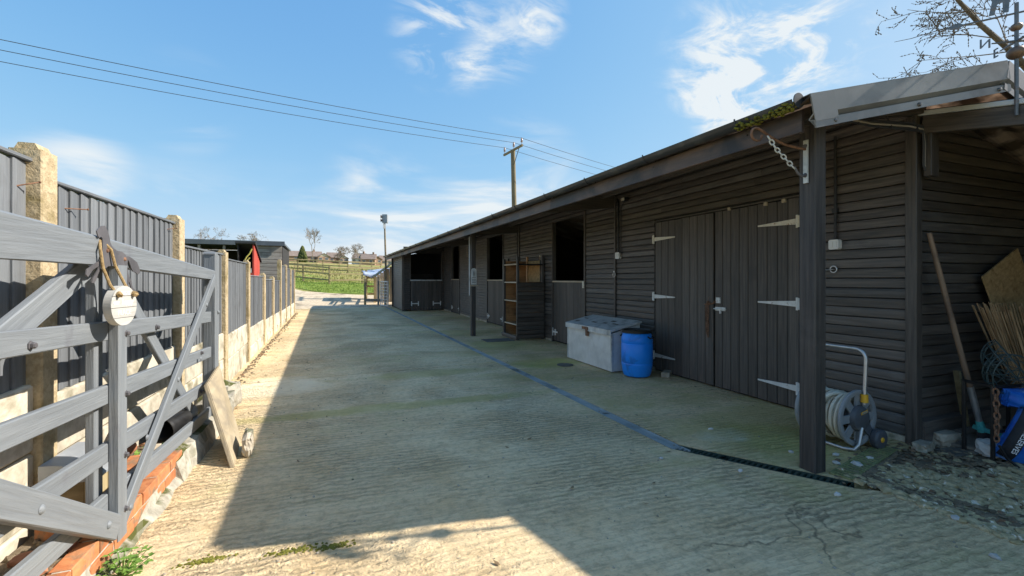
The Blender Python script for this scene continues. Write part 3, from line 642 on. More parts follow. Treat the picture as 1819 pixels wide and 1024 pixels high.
# roof: separate corrugated sheets on two slopes
NS = 20; Y0r, Y1r = 1.84, 21.7
def roof_sheet(ya, yb, left, skew=0):
    per = .146; n = int((yb - ya) / per * 6) + 1; mb = MB()
    for i in range(n + 1):
        y = ya + (yb - ya) * i / n; c = [0, .012, .026, .026, .012, 0][int(y / per * 6) % 6]
        if left: a = (eave_x(y) - .04, y, EZ - .012 + c); b = (RIDX, y, RIDZ - .002 + c)
        else: a = (RIDX, y, RIDZ - .002 + c); b = (6.85, y, RIDZ - .002 - .26 * (6.85 - RIDX) + c)
        k_ = skew * (1 - i / n)
        if left: b = (b[0], b[1] - k_, b[2])
        else: a = (a[0], a[1] - k_, a[2]); b = (b[0], b[1] - k_, b[2])
        mb.v += [a, b]
    mb.f = [(2 * i, 2 * i + 1, 2 * i + 3, 2 * i + 2)[::-1] for i in range(n)]
    k = len(mb.v); mb.v += [(x, y, z - .004) for x, y, z in mb.v]; mb.f += [tuple(q + k for q in f[::-1]) for f in mb.f[:n]]
    return build(mb, 'roof_sheet', 'clear_sheet' if skew else 'roof_sheet', st)
for i in range(NS):
    ya = Y0r + (Y1r - Y0r) * i / NS; yb = Y0r + (Y1r - Y0r) * (i + 1) / NS + .03
    roof_sheet(ya, min(yb, Y1r), True, .22 if i == 0 else 0); roof_sheet(ya, min(yb, Y1r), False, .22 if i == 0 else 0)
# rafters/purlins under the overhang, boarded bulkheads, fascia, gutter
def roof_z(x, y): return EZ + (RIDZ - EZ) * (x - eave_x(y)) / (RIDX - eave_x(y))
for t in (.12, .5, .88):
    beam('purlin', (eave_x(1.95) + (WX - .1 - eave_x(1.95)) * t, 1.95, roof_z(eave_x(1.95) + (WX - .1 - eave_x(1.95)) * t, 1.95) - .05), (eave_x(21.5) + (WX - .1 - eave_x(21.5)) * t, 21.5, roof_z(eave_x(21.5) + (WX - .1 - eave_x(21.5)) * t, 21.5) - .05), .05, .075, 'black_timber', st)
for y in (6.02, 10.02, 14.0):
    ex = eave_x(y)
    mb = MB(); mb.prism([(ex + .06, 2.2), (WX - .04, 2.38), (WX - .04, roof_z(WX, y) - .03), (ex + .06, EZ - .03)], y - .02, y + .02, Matrix(((0, 1, 0, 0), (1, 0, 0, 0), (0, 0, 1, 0), (0, 0, 0, 1))))
    me = mb.mesh('bulkhead'); bm = bmesh.new(); bm.from_mesh(me); bmesh.ops.recalc_face_normals(bm, faces=bm.faces); bm.to_mesh(me); bm.free(); build(me, 'bulkhead', 'black_timber', st)
cuts = [1.92, 5.2, 9.2, 13.2, 17.2, 21.6]
for a, b in zip(cuts, cuts[1:]):
    beam('fascia', (eave_x(a) + .03, a, 2.215), (eave_x(b) + .03, b - .004, 2.215), .025, .135, 'fascia_brown', st)
gt = None
gp = [(.052 * math.cos(t), .052 * math.sin(t)) for t in [math.pi + math.pi * k / 8 for k in range(9)]]
for a, b in zip([1.9, 5.7, 9.7, 13.7, 17.7], [5.7, 9.7, 13.7, 17.7, 21.65]):
    pr = gp + [(y * .93, z * .93) for y, z in reversed(gp)]
    M = axis((eave_x(a) - .045, a, 2.325), (eave_x(b) - .045, b - .003, 2.325))
    me = MB().prism(pr, 0, (b - a), ).mesh('gutter'); bm = bmesh.new(); bm.from_mesh(me); bmesh.ops.recalc_face_normals(bm, faces=bm.faces); bm.to_mesh(me); bm.free()
    build(me, 'gutter', 'gutter_black', st, M, smooth=True)
y = 2.3
while y < 21.5:
    ex = eave_x(y) - .045; mb = MB()
    mb.tube([(ex - .056, y, 2.335)] + [(ex + .056 * math.cos(t), y, 2.325 + .056 * math.sin(t)) for t in [math.pi + math.pi * k / 8 for k in range(9)]] + [(ex + .085, y, 2.30), (ex + .062, y, 2.235)], .006, 6)
    build(mb, 'gutter_bracket', 'gutter_black', st, smooth=True); y += .95
build(MB().lathe([(0, 0), (.05, 0), (.05, .006), (0, .006)], 16, T(eave_x(1.9) - .045, 1.895, 2.322) @ RX(R(90)) @ Matrix.Diagonal((.9, .9, 1, 1))), 'gutter_end_cap', 'gutter_black', st)
mm = MB(); rg = random.Random(5)
for i in range(130):
    y = rg.uniform(1.9, 2.3); t = rg.uniform(2.6, 4.9); ex = eave_x(y) - .045
    mm.rock((ex - .03 + rg.uniform(-.03, .03), y, 2.298 + rg.uniform(-.035, .012)), .011, .014, .009, rg, .3)
build(mm, 'gutter_moss', 'moss', st, kind='stuff')
# grey metal verge flashing on the gable
def verge(x0, z0, x1, z1, y0, y1):
    n = Vector((x1 - x0, y1 - y0, z1 - z0)); ln = n.length; M = axis((x0, y0, z0), (x1, y1, z1))
    pr = [(.0, .03), (-.006, .03), (-.006, -.085), (.03, -.112), (.03, -.118), (.0, -.122), (.0, -.165), (.006, -.165), (.006, -.116), (.036, -.112), (.036, -.106), (.0, -.08)]
    pr = [(y, z) for y, z in pr]
    me = MB().prism(pr, 0, ln).mesh('verge_flashing'); bm = bmesh.new(); bm.from_mesh(me); bmesh.ops.recalc_face_normals(bm, faces=bm.faces); bm.to_mesh(me); bm.free()
    o = build(me, 'verge_flashing', 'flashing_grey', st, M)
    build(MB().box(0, ln, -.005, .16, .031, .036), 'verge_cap', 'flashing_grey', o, M)
    for k in (.09, .5, .93):
        build(MB().lathe([(0, .014), (.010, .012), (.014, 0)], 12, M @ T(ln * k, .0, -.144) @ RX(R(90))), 'screw', 'steel_screw', o)
    return M, ln
YB0, YB1 = 1.84, 1.60
ex = eave_x(1.84) - .02
M, ln = verge(ex, EZ, RIDX, RIDZ + .005, YB0, YB1)
build(MB().box(0, .17, -.009, -.004, -.13, .035).box(0, .17, -.007, .0, -.168, -.12), 'verge_end_cover', 'flashing_grey', st, M)
verge(RIDX + .003, RIDZ + .005, 6.6, RIDZ - .26 * (6.6 - RIDX), YB1, YB1 + .02)
# boarded soffit between gable flashing and end wall: battens and sheet underside show in between
for x in (3.2, 3.75): beam('gable_batten', (x, 1.80, roof_z(x, 1.9) - .07), (x, 2.1, roof_z(x, 2.1) - .07), .05, .06, 'silver_wood', st)
beam('gable_rafter', (2.75, 2.05, roof_z(2.75, 2.0) - .075), (4.12, 2.05, roof_z(4.12, 2.0) - .075), .04, .09, 'black_timber', st)
# posts carrying the eaves
for (x, y, nm) in ((2.915, 2.05, 'thick weathered post carrying the gable end'), (2.81, 9.65, 'slim black post with a small plaque on it')):
    w = .112 if y < 5 else .105
    beam('post', (x, y, 0), (x, y, roof_z(x, y) - .02), w, w * .95, 'post_black', st, up=(1, 0, 0), c=.008, label=nm)
beam('post_plate', (2.75, 2.04, 2.27), (4.08, 2.04, roof_z(4.08, 2) - .12), .06, .08, 'black_timber', st)
# conduit and cables on the wall
def pipe(name, pts, r, mat, parent=st, seg=8): return build(MB().tube(pts, r, seg), name, mat, parent, smooth=True)
pipe('conduit', [(WX - .05, 2.645, 1.60), (WX - .05, 2.645, 2.50)], .011, 'conduit_black')
build(MB().box(WX - .066, WX - .032, 2.625, 2.665, 1.83, 1.87), 'conduit_clip', 'conduit_black', st)
pipe('conduit', [(WX - .05, 5.90, 1.66), (WX - .05, 5.90, 2.42), (WX - .05, 5.93, 2.5)], .013, 'conduit_black')
pipe('conduit', [(WX - .05, 5.84, 1.6), (WX - .05, 5.83, 2.36), (WX - .06, 5.7, 2.45)], .007, 'conduit_black')
pipe('down_pipe', [(WX - .07, 8.72, .25), (WX - .07, 8.72, 1.66)], .018, 'conduit_black')
for z in (.3, .5): build(MB().box(WX - .095, WX - .035, 8.69, 8.75, z, z + .03), 'pipe_clip', 'conduit_black', st)
pipe('conduit', [(WX - .05, 10.1, 1.6), (WX - .05, 10.1, 2.5)], .011, 'conduit_black'); pipe('conduit', [(WX - .05, 14.6, 2.0), (WX - .05, 14.6, 2.5)], .012, 'cable_pale')
pipe('conduit', [(2.73, 9.65, 0.9), (2.73, 9.66, 2.2)], .012, 'galvanised_dull')
for k in range(6):
    o = .008 * k
    pts = [(2.98 + .02 * k, 1.97 - .01 * (k % 3), 2.30 - .006 * (k % 2)), (3.4, 1.985 + .01 * (k % 2), 2.30 + o), (3.8, 1.99 - .012 * (k % 3), 2.325 + o), (4.02, 2.0, 2.34 + o), (4.05 + .006 * k, 2.01, 2.26), (4.055 + .007 * k, 2.015, 2.1), (4.10 + .01 * k, 2.01, 2.02 + .004 * k), (4.2, 2.04, 2.03), (4.24, 2.06, 2.07)]
    pipe('supply_cable', pts, .0065, 'cable_pale' if k == 2 else 'cable_dark', st, 6)
for (p, q) in (((3.25, 1.965, 2.285), (3.25, 2.0, 2.37)), ((3.6, 1.965, 2.30), (3.6, 2.0, 2.39)), ((3.9, 1.965, 2.32), (3.9, 2.0, 2.41))):
    pipe('cable_clip', [p, q], .006, 'cable_dark', st, 5)

# switches and small fittings fixed to the wall: things that hang there
def switch(x, y, z, lab, w=.085):
    t = thing('outdoor_switch', lab, 'switch', (x, y, z))
    build(MB().prism(chamf(w, w, .01), 0, .045, T(x, y, z) @ RZ(math.pi)), 'housing', 'switch_white', t)
    build(MB().box(x - .052, x - .044, y - w * .33, y - .002, z - w * .3, z + w * .3), 'rocker', 'switch_white', t)
    build(MB().box(x - .052, x - .044, y + .002, y + w * .33, z - w * .3, z + w * .3), 'rocker', 'switch_white', t)
switch(WX - .03, 2.645, 1.555, 'white double switch box on the wall right of the double doors')
switch(WX - .03, 5.90, 1.62, 'pale switch box on the wall above the blue barrel', .10)
lt = thing('security_light', 'small lit bulkhead light under the eaves above the metal chest', 'light', (WX - .1, 5.68, 2.46))
build(MB().prism(chamf(.09, .05, .008), 0, .07, T(WX - .12, 5.68, 2.45)), 'housing', 'black_plastic', lt)
build(MB().box(WX - .13, WX - .119, 5.645, 5.715, 2.43, 2.47), 'lens', 'hinge_cream', lt)
hk = MB(); hk.tube([(WX - .035, 2.66, 1.34), (WX - .06, 2.66, 1.34), (WX - .075, 2.70, 1.335), (WX - .075, 2.76, 1.34)], .005, 6)
hk.tube([(WX - .05, 2.66 + .028 * math.cos(a), 1.34 + .028 * math.sin(a)) for a in [2 * math.pi * k / 14 for k in range(14)]], .005, 6, closed=True)
tag(build(hk, 'wall_hook', 'steel_tube', None, smooth=True), 'bent steel hook on the wall below the white switch', 'hook')
hk = MB(); hk.tube([(WX - .06, 6.0 + .03 * math.cos(a), 1.33 + .04 * math.sin(a)) for a in [2 * math.pi * k / 14 for k in range(14)]], .006, 6, closed=True); hk.box(WX - .065, WX - .05, 5.985, 6.015, 1.365, 1.385)
tag(build(hk, 'tether_ring', 'steel_tube', None, smooth=True), 'steel tether ring on the cover strip above the metal chest', 'ring')
hk = MB(); hk.box(WX - .06, WX - .03, 10.7, 10.74, 1.68, 1.78).box(WX - .1, WX - .06, 10.71, 10.73, 1.68, 1.70)
tag(build(hk, 'bridle_hook', 'black_plastic'), 'dark bridle hook on the wall left of the open shelf unit', 'hook')
kb = thing('tether_block', 'small pale wooden block with a ring fixed above the down pipe', 'tether', (WX - .07, 8.72, 1.72))
build(MB().prism(chamf(.06, .10, .006), 0, .04, T(WX - .09, 8.72, 1.72)), 'block', 'pale_wood', kb)
build(MB().tube([(WX - .10, 8.72 + .025 * math.cos(a), 1.70 + .03 * math.sin(a)) for a in [2 * math.pi * k / 12 for k in range(12)]], .005, 6, closed=True), 'ring', 'rust', kb, smooth=True)
pq = thing('plaque', 'small arched grey metal plaque on the slim black post', 'plaque', (2.745, 9.63, 1.3))
arc = [(-.062, 0), (.062, 0), (.062, .30)] + [(.062 * math.cos(a), .30 + .062 * math.sin(a)) for a in [math.pi * k / 8 for k in range(1, 8)]] + [(-.062, .30)]
PM = T(2.81, 9.592, 1.14) @ RZ(R(-90 + 0)) 
build(MB().prism(arc, 0, .008, PM), 'plate', 'galvanised', pq)
build(MB().prism([(-.095, -.04), (.095, -.04), (.095, -.01), (-.095, -.01)], 0, .014, PM), 'ledge', 'pale_wood', pq)
for k in range(4): build(MB().box(2.81 - .045, 2.81 + .045, 9.582, 9.5835, 1.18 + k * .035, 1.192 + k * .035), 'raised_bar', 'iron_grey', pq)
build(MB().rock((2.81, 9.583, 1.38), .07, .006, .07, rng), 'raised_emblem', 'iron_grey', pq)
# hanging basket bracket on the near post
bk = thing('basket_bracket', 'scrolled iron hanging basket bracket with chain on the thick post', 'bracket', (2.82, 2.0, 2.05))
px = 2.86
build(MB().box(px - .012, px - .002, 2.035, 2.065, 1.88, 2.16), 'back_plate', 'galvanised_dull', bk)
scroll = [(px - .01, 2.05, 2.10), (px - .08, 2.055, 2.105), (px - .18, 2.07, 2.12), (px - .28, 2.085, 2.16), (px - .34, 2.095, 2.195)] + [(px - .385 + .045 * math.sin(a), 2.10, 2.17 + .04 * math.cos(a)) for a in [.3 - k * .5 for k in range(11)]]
build(MB().tube(scroll, .008, 6), 'arm', 'rust', bk, smooth=True)
build(MB().tube([(px - .01, 2.05, 1.94), (px - .04, 2.05, 1.92), (px - .075, 2.055, 1.94), (px - .10, 2.06, 1.98)], .008, 6), 'stay', 'iron_grey', bk, smooth=True)
link_chain([(px - .30, 2.09, 2.165), (px - .24, 2.08, 2.09), (px - .17, 2.07, 2.03), (px - .10, 2.06, 1.97)], 'chain', 'galvanised_dull', bk, .0045, .036)
for z in (2.12, 1.93): build(MB().lathe([(0, .012), (.012, .010), (.014, 0)], 8, T(px - .012, 2.05, z) @ RY(-math.pi / 2)), 'bolt', 'iron_grey', bk)

# ------------------------------------------------------------------ open shelter against the gable end
sh = thing('lean_to_shelter', 'dark open lean-to with a pale roof edge against the stable end', 'shelter', (4.08, 2.0, 0))
def lz(y): return 2.50 - .2 * (2.07 - y)
beam('eaves_beam', (4.09, 2.03, lz(2.03) - .085), (4.09, -1.9, lz(-1.9) - .085), .05, .125, 'black_timber', sh)
beam('roof_trim', (4.07, 2.08, lz(2.08)), (4.07, -2.0, lz(-2.0)), .03, .034, 'white_trim', sh)
mb = MB(); mb.add([(4.06, 2.1, lz(2.1) + .022), (7.4, 2.1, lz(2.1) + .022), (7.4, -2, lz(-2) + .022), (4.06, -2, lz(-2) + .022), (4.06, 2.1, lz(2.1) + .0175), (7.4, 2.1, lz(2.1) + .0175), (7.4, -2, lz(-2) + .0175), (4.06, -2, lz(-2) + .0175)],
                  [(0, 3, 2, 1), (4, 5, 6, 7), (0, 1, 5, 4), (1, 2, 6, 5), (2, 3, 7, 6), (3, 0, 4, 7)])
build(mb, 'roof_board', 'dark_inside', sh)
for y in (1.4, .7, 0, -.7): beam('rafter', (4.12, y, lz(y) - .045), (7.3, y, lz(y) - .045), .045, .07, 'black_timber', sh)
build(fixn(MB().prism([(-2, 0), (2.1, 0), (2.1, lz(2.1) + .01), (-2, lz(-2) + .01)], 7.3, 7.35).mesh('back_wall')), 'back_wall', 'black_timber', sh)
beam('post', (4.10, -1.85, 0), (4.10, -1.85, lz(-1.85) - .15), .09, .09, 'post_black', sh)
beam('post', (4.125, 2.0, 2.02), (4.125, 2.0, lz(2.0) - .15), .10, .05, 'black_timber', sh)
pbox('side_wall', 4.3, 7.3, -2.0, -1.96, 0, 1.75, 'black_timber', sh)

# ------------------------------------------------------------------ weather vane
wv = thing('weather_vane', 'horse weather vane with letters on a rod above the lean-to', 'weather vane', (4.06, 1.52, 2.40))
vx, vy = 4.05, 1.52
pipe('rod', [(vx, vy, 2.30), (vx, vy, 3.02)], .011, 'vane_iron', wv)
for z, r in ((2.70, .048), (2.865, .030)): build(MB().lathe([(0, -r * .85)] + [(r * math.cos(a), r * .85 * math.sin(a)) for a in [-1.3 + .26 * k for k in range(11)]] + [(0, r * .85)], 20, T(vx, vy, z)), 'ball', 'vane_copper', wv, smooth=True)
nd = Vector((-.82, .57, 0)).normalized(); ed = Vector((.57, .82, 0)).normalized()
for dvec, ch in ((nd, 'N'), (ed, 'E'), (-nd, 'S'), (-ed, 'W')):
    p = Vector((vx, vy, 2.775))
    arm_ = build(MB().tube([p, p + dvec * .13], [.009, .004], 6), 'arm', 'vane_iron', wv)
    text(ch, .085, 'vane_iron', arm_, Matrix.Translation(p + dvec * .165) @ RZ(math.atan2(dvec.y, dvec.x) + math.pi) @ RX(R(90)) @ RY(math.pi if ch == 'N' else 0), .003)
ad = Vector((-.18, .26, 0)).normalized(); p = Vector((vx, vy, 2.955))
ar = build(MB().tube([p - ad * .28, p + ad * .25], .006, 6), 'arrow', 'vane_iron', wv)
h0 = p + ad * .24; up = Vector((0, 0, 1))
mb = MB(); side = ad.cross(up) * .003
pts = [h0, h0 + ad * .03 + up * .022, h0 + ad * .10, h0 + ad * .03 - up * .022]
mb.v = [tuple(q + side) for q in pts] + [tuple(q - side) for q in pts]; mb.f = [(0, 1, 2, 3), (7, 6, 5, 4)] + [(i, i + 4, (i + 1) % 4 + 4, (i + 1) % 4) for i in range(4)]
build(mb, 'arrow_head', 'vane_iron', ar)
hs = [(-.16, .10), (-.14, .02), (-.115, .02), (-.11, .09), (-.09, .085), (-.07, .02), (-.045, .02), (-.05, .10), (.03, .10), (.035, .02), (.06, .02), (.062, .09), (.085, .085), (.10, .02), (.125, .02), (.11, .11), (.13, .16), (.17, .22), (.20, .20), (.205, .23), (.16, .27), (.13, .27), (.09, .20), (-.12, .20), (-.19, .17), (-.21, .06), (-.19, .06)]
mb = MB().prism([(u, w) for u, w in hs], -.003, .003, Matrix((ad.cross(up), ad, up)).transposed().to_4x4())
build(mb, 'horse_figure', 'vane_iron', wv, Matrix.Translation(p))

# ------------------------------------------------------------------ things along the stable front
ch = thing('feed_chest', 'galvanised metal feed chest with sloping lid beside the blue barrel', 'chest', (3.72, 5.75, 0))
x0, x1, y0, y1 = 3.42, 3.88, 5.14, 6.36
build(fixn(MB().prism([(x0, .015), (x1, .015), (x1, .64), (x0, .52)], y0, y1, XM).mesh('body')), 'body', 'galvanised', ch)
lid = build(fixn(MB().prism([(x0 - .03, .50), (x0 - .022, .50), (x0 - .022, .545), (x1 + .015, .652), (x1 + .015, .68), (x0 - .03, .573)], y0 - .025, y1 + .025, XM).mesh('lid')), 'lid', 'galvanised_dull', ch)
for y in (y0 + .001, y1 - .001): build(MB().box(x0 - .006, x0 + .03, y - .012, y + .012, .015, .515), 'corner_strip', 'galvanised_dull', ch)
build(MB().box(x0 - .034, x0 - .028, y0 + .55, y0 + .73, .52, .56).box(x0 - .040, x0 - .005, y0 + .57, y0 + .62, .43, .535), 'hasp', 'rust', ch)
for k in range(7):
    u = rng.uniform(.15, .8); yy = rng.uniform(y0 + .05, y1 - .1); zz = .573 + u * .107 + .002; xx = x0 - .03 + u * (x1 - x0 + .045)
    build(MB().box(0, rng.uniform(.02, .05), 0, rng.uniform(.06, .14), 0, .0015, T(xx, yy, zz + .002) @ RY(-.22)), 'flaked_patch', 'slate', ch)

br = thing('plastic_barrel', 'blue plastic barrel with black lid standing beside the metal chest', 'barrel', (3.62, 4.86, 0))
bp = [(0, .005), (.14, .005), (.165, .02), (.182, .07), (.195, .16), (.197, .175), (.192, .185), (.197, .195), (.199, .30), (.199, .42), (.193, .435), (.199, .45), (.196, .50), (.182, .545), (.172, .565), (.176, .575)]
build(MB().lathe(bp, 36, T(3.62, 4.86, 0)), 'body', 'barrel_blue', br, smooth=True)
build(MB().lathe([(.174, .565), (.190, .567), (.192, .60), (.186, .605), (.172, .603), (.168, .590), (0, .588)], 36, T(3.62, 4.86, 0)), 'lid', 'black_plastic', br, smooth=True)
for a in (R(-70), R(110)):
    c, s = math.cos(a), math.sin(a)
    build(MB().tube([(3.62 + c * .19 - s * .05, 4.86 + s * .19 + c * .05, .53), (3.62 + c * .22 - s * .045, 4.86 + s * .22 + c * .045, .51), (3.62 + c * .22 + s * .045, 4.86 + s * .22 - c * .045, .51), (3.62 + c * .19 + s * .05, 4.86 + s * .19 - c * .05, .53)], .009, 6), 'handle', 'black_plastic', br, smooth=True)
tag(build(MB().prism(chamf(.10, .06, .006), -.1, .1, T(3.98, 4.72, .03) @ RZ(R(40))), 'half_brick', 'stone_grey'), 'dusty half brick on the concrete behind the blue barrel', 'brick')

sf = thing('shelf_unit', 'open wooden shelf unit with black lapped boards on its side', 'shelf', (3.75, 9.0, 0))
sx0, sx1, sy0, sy1 = 3.46, 4.04, 8.6, 9.4
for (x, y, zt) in ((sx0, sy0, 1.72), (sx0, sy1, 1.70), (sx1 - .02, sy0, 1.74), (sx1 - .02, sy1, 1.70)):
    beam('upright', (x, y, .0), (x, y, zt), .05, .05, 'black_timber_worn', sf)
for i in range(13): log_board('lapped_board', (sx1, sy0 - .02), (sx0 - .035, sy0 - .02), .03 + i * .0895, 'black_timber', sf, (0, -1), .0895)
for z in (.31, .80, 1.19, 1.57):
    beam('shelf', ((sx0 + sx1) / 2, sy0 + .02, z), ((sx0 + sx1) / 2, sy1 - .02, z), sx1 - sx0 - .02, .02, 'pine_inside', sf)
    beam('shelf_edge', (sx0 - .006, sy0 + .03, z), (sx0 - .006, sy1 - .03, z), .012, .028, 'pale_wood', sf)
build(MB().box(sx1 - .01, sx1 + .004, sy0, sy1, .02, 1.66), 'back_panel', 'chipboard', sf)
build(MB().box(sx0 + .02, sx1, sy1 - .01, sy1 + .004, .02, 1.66), 'side_panel', 'pine_inside', sf)
beam('rail', (sx0, sy0 - .03, 1.56), (sx1 - .03, sy0 - .03, 1.56), .03, .03, 'black_plastic', sf)
beam('stud', (3.68, sy0 + .02, 1.2), (3.68, sy0 + .02, 1.72), .035, .05, 'pine_inside', sf)
log_board('kick_board', (sx0 - .025, sy1 + .03), (sx0 - .025, sy0 - .03), .01, 'black_timber', sf, (-1, 0))

# hose reel cart
hr = thing('hose_reel', 'grey hose reel cart wound with pale hose behind the thick post', 'hose reel', (3.60, 2.32, 0))
HX, HY, HZ = 3.56, 2.33, .235; YD = .16
for s in (-1, 1):
    Mx = T(HX, HY + s * YD, HZ) @ RX(R(90) * (1 if s < 0 else -1))
    rim = [(.196, -.012), (.205, -.006), (.205, .012), (.196, .016), (.170, .010), (.165, -.002), (.17, -.008), (.196, -.012)]
    dd = build(MB().lathe(rim, 36, Mx), 'reel_disc', 'pale_grey_plastic', hr, smooth=True)
    mb = MB()
    for k in range(8):
        a = k * math.pi / 4; MM = Mx @ RZ(a); mb.box(.06, .18, -.028, .028, -.004, .008, MM)
    build(mb, 'spokes', 'pale_grey_plastic', dd)
    build(MB().lathe([(0, .045), (.06, .045), (.085, .035), (.095, .012), (.10, 0), (.08, -.01), (0, -.01)], 28, Mx), 'hub', 'grey_plastic', dd, smooth=True)
build(MB().lathe([(.075, -.15), (.075, .15)], 20, T(HX, HY, HZ) @ RX(R(90))), 'drum', 'grey_plastic', hr, smooth=True)
pts = []; rg = random.Random(11)
for layer, (rad, n) in enumerate(((.115, 9), (.143, 8), (.168, 6))):
    for i in range(n * 20):
        a = i / 20 * 2 * math.pi; yy = -.13 + .26 * (i / (n * 20)) if layer % 2 == 0 else .13 - .26 * (i / (n * 20))
        wob = .010 * math.sin(a * .37 + layer) + .006 * math.sin(a * 1.7)
        pts.append((HX + (rad + wob * .5) * math.cos(a), HY + max(-.14, min(.14, yy + wob)), HZ + (rad + wob * .6) * math.sin(a) - .004 * layer))
build(MB().tube(pts, .0125, 7), 'hose', 'hose', hr, smooth=True)
pts = [(HX - .06 + (.19 * math.cos(a)), HY - .12 + .22 * (a / 5), HZ - .03 + .19 * math.sin(a)) for a in [.9 + .25 * k for k in range(17)]]
build(MB().tube(pts, .0125, 7), 'hose', 'hose', hr, smooth=True)
hd = [(HX + .03, HY - YD - .03, HZ + .10), *[(HX + .05, HY - YD + .04 - .07 * math.cos(q), .665 + .07 * math.sin(q)) for q in [math.pi / 2 * i / 6 for i in range(7)]], *[(HX + .05, HY + YD - .04 + .07 * math.sin(q), .665 + .07 * math.cos(q)) for q in [math.pi / 2 * i / 6 for i in range(7)]], (HX + .03, HY + YD + .03, HZ + .10)]
build(MB().tube(hd, .0125, 10), 'handle', 'steel_tube', hr, smooth=True)
for s in (-1, 1): build(MB().lathe([(.016, -.03), (.024, -.028), (.024, .03), (.014, .032)], 14, T(HX + .034, HY + s * (YD + .03), HZ + .145)), 'clamp_sleeve', 'yellow_plastic', hr, smooth=True)
ft = [(HX - .01, HY - YD - .04, HZ - .06), (HX - .05, HY - YD - .045, .06), (HX - .075, HY - YD - .03, .02), (HX - .10, HY - YD + .03, .014), (HX - .10, HY + YD - .03, .014), (HX - .075, HY + YD + .03, .02), (HX - .05, HY + YD + .045, .06), (HX - .01, HY + YD + .04, HZ - .06)]
build(MB().tube(ft, .0125, 10), 'foot_tube', 'steel_tube', hr, smooth=True)
for s in (-1, 1):
    Mx = T(HX + .17, HY + s * (YD + .045), .072) @ RX(R(90) * (1 if s < 0 else -1))
    wh = build(MB().lathe([(.02, .026), (.055, .028), (.066, .022), (.072, .012), (.072, -.014), (.066, -.024), (.02, -.024)], 28, Mx), 'wheel', 'grey_plastic', hr, smooth=True)
    mb = MB()
    for k in range(22): mb.box(.069, .0745, -.006, .006, -.016, .016, Mx @ RZ(2 * math.pi * k / 22))
    build(mb, 'tread', 'grey_plastic', wh); build(MB().lathe([(0, .034), (.016, .032), (.02, .024)], 14, Mx), 'wheel_cap', 'yellow_plastic', wh, smooth=True)
    build(fixn(MB().prism([(HX - .02, HZ - .03), (HX + .06, HZ + .02), (HX + .19, .07), (HX + .155, .05)], HY + s * (YD + .012), HY + s * (YD + .022), XM).mesh('bracket')), 'bracket', 'grey_plastic', hr)
build(MB().tube([(HX + .17, HY - YD - .05, .072), (HX + .17, HY + YD + .05, .072)], .008, 8), 'axle', 'steel_tube', hr)
build(MB().box(-.035, .035, -.009, .009, 0, .003, T(HX + .005, HY - YD - .046, HZ + .05) @ RX(R(90)) @ RZ(R(12))), 'badge', 'yellow_plastic', hr)
build(MB().box(-.028, .028, -.005, .005, .003, .0045, T(HX + .005, HY - YD - .046, HZ + .05) @ RX(R(90)) @ RZ(R(12))), 'badge', 'pale_grey_plastic', hr)

# broom leaning on the end wall
bm_ = thing('broom', 'old wooden yard broom leaning head down against the stable corner', 'broom', (4.5, 1.82, 0))
b0 = Vector((4.14, 2.02, 1.60)); b1 = Vector((4.46, 1.86, .14)); bd = (b1 - b0).normalized()
b2 = b0 + (b1 - b0) * .80
build(MB().tube([Vector((0, 0, 0)), Vector(((b2 - b0).length * .5, .004, 0)), Vector(((b2 - b0).length, 0, 0))], [.017, .0185, .0185], 10), 'handle', 'broom_handle', bm_, axis(b0, b2), smooth=True)
build(MB().tube([b2 - bd * .02, b2 + bd * .1, b1 - bd * .05], [.0215, .021, .018], 12), 'ferrule', 'steel_tube', bm_, smooth=True)
build(MB().tube([b1 - bd * .06, b1 + bd * .02], [.022, .028], 8), 'socket', 'teal_plastic', bm_)
hdv = Vector((.75, -.6, -.28)).normalized()
beam('head', b1 + hdv * -.04 + Vector((0, 0, .0)), b1 + hdv * .12, .05, .03, 'teal_plastic', bm_)
mb = MB(); rg = random.Random(2)
for i in range(160):
    q = b1 + hdv * rg.uniform(-.02, .17) + Vector((rg.uniform(-.02, .02), rg.uniform(-.02, .02), -.01))
    e = q + Vector((rg.uniform(.02, .08), rg.uniform(-.03, .01), -.10 - rg.uniform(0, .02))); e.z = max(e.z, .01)
    mb.tube([q, e], .0028, 3, False)
build(mb, 'bristles', 'bristle', bm_, kind='stuff')
# stone, bricks, slate, stake at the wall foot
def boulder(name, c, s, lab, mat='stone_grey', cat='stone', rz=0, group=None, seed=1):
    """broken block: a subdivided box roughened in all directions"""
    bm = bmesh.new(); bmesh.ops.create_cube(bm, size=1); bmesh.ops.subdivide_edges(bm, edges=bm.edges[:], cuts=4, use_grid_fill=True)
    for v in bm.verts:
        d = v.co.copy(); rr = max(abs(q) for q in d) * 2; sph = d.normalized() * .62
        v.co = d.lerp(sph, .35); n = mnoise.noise_vector(v.co * 2.3 + Vector((seed * 3.1, seed, 0))); n2 = mnoise.noise_vector(v.co * 6 + Vector((seed, 5, 0)))
        v.co += n * .13 + n2 * .04; v.co = Vector((v.co.x * s[0], v.co.y * s[1], v.co.z * s[2]))
    lo = min(v.co.z for v in bm.verts)
    for v in bm.verts: v.co.z -= lo
    me = bpy.data.meshes.new(name); bm.to_mesh(me); bm.free()
    return tag(build(me, name, mat, None, T(*c) @ RZ(rz)), lab, cat, group)
boulder('brick_lump', (4.30, 2.0, -.015), (.20, .11, .10), 'buff brick lying against the foot of the end wall', 'stone_grey', 'brick', R(-10), seed=2)
boulder('rubble_stone', (4.37, 1.74, -.015), (.20, .13, .10), 'pale broken stone in front of the broom head', 'stone_pale', 'stone', R(-20), seed=3)
boulder('rubble_stone', (4.02, 2.0, -.01), (.17, .09, .06), 'mossy flat stone at the foot of the corner board', 'stone_grey', 'stone', R(10), seed=4)
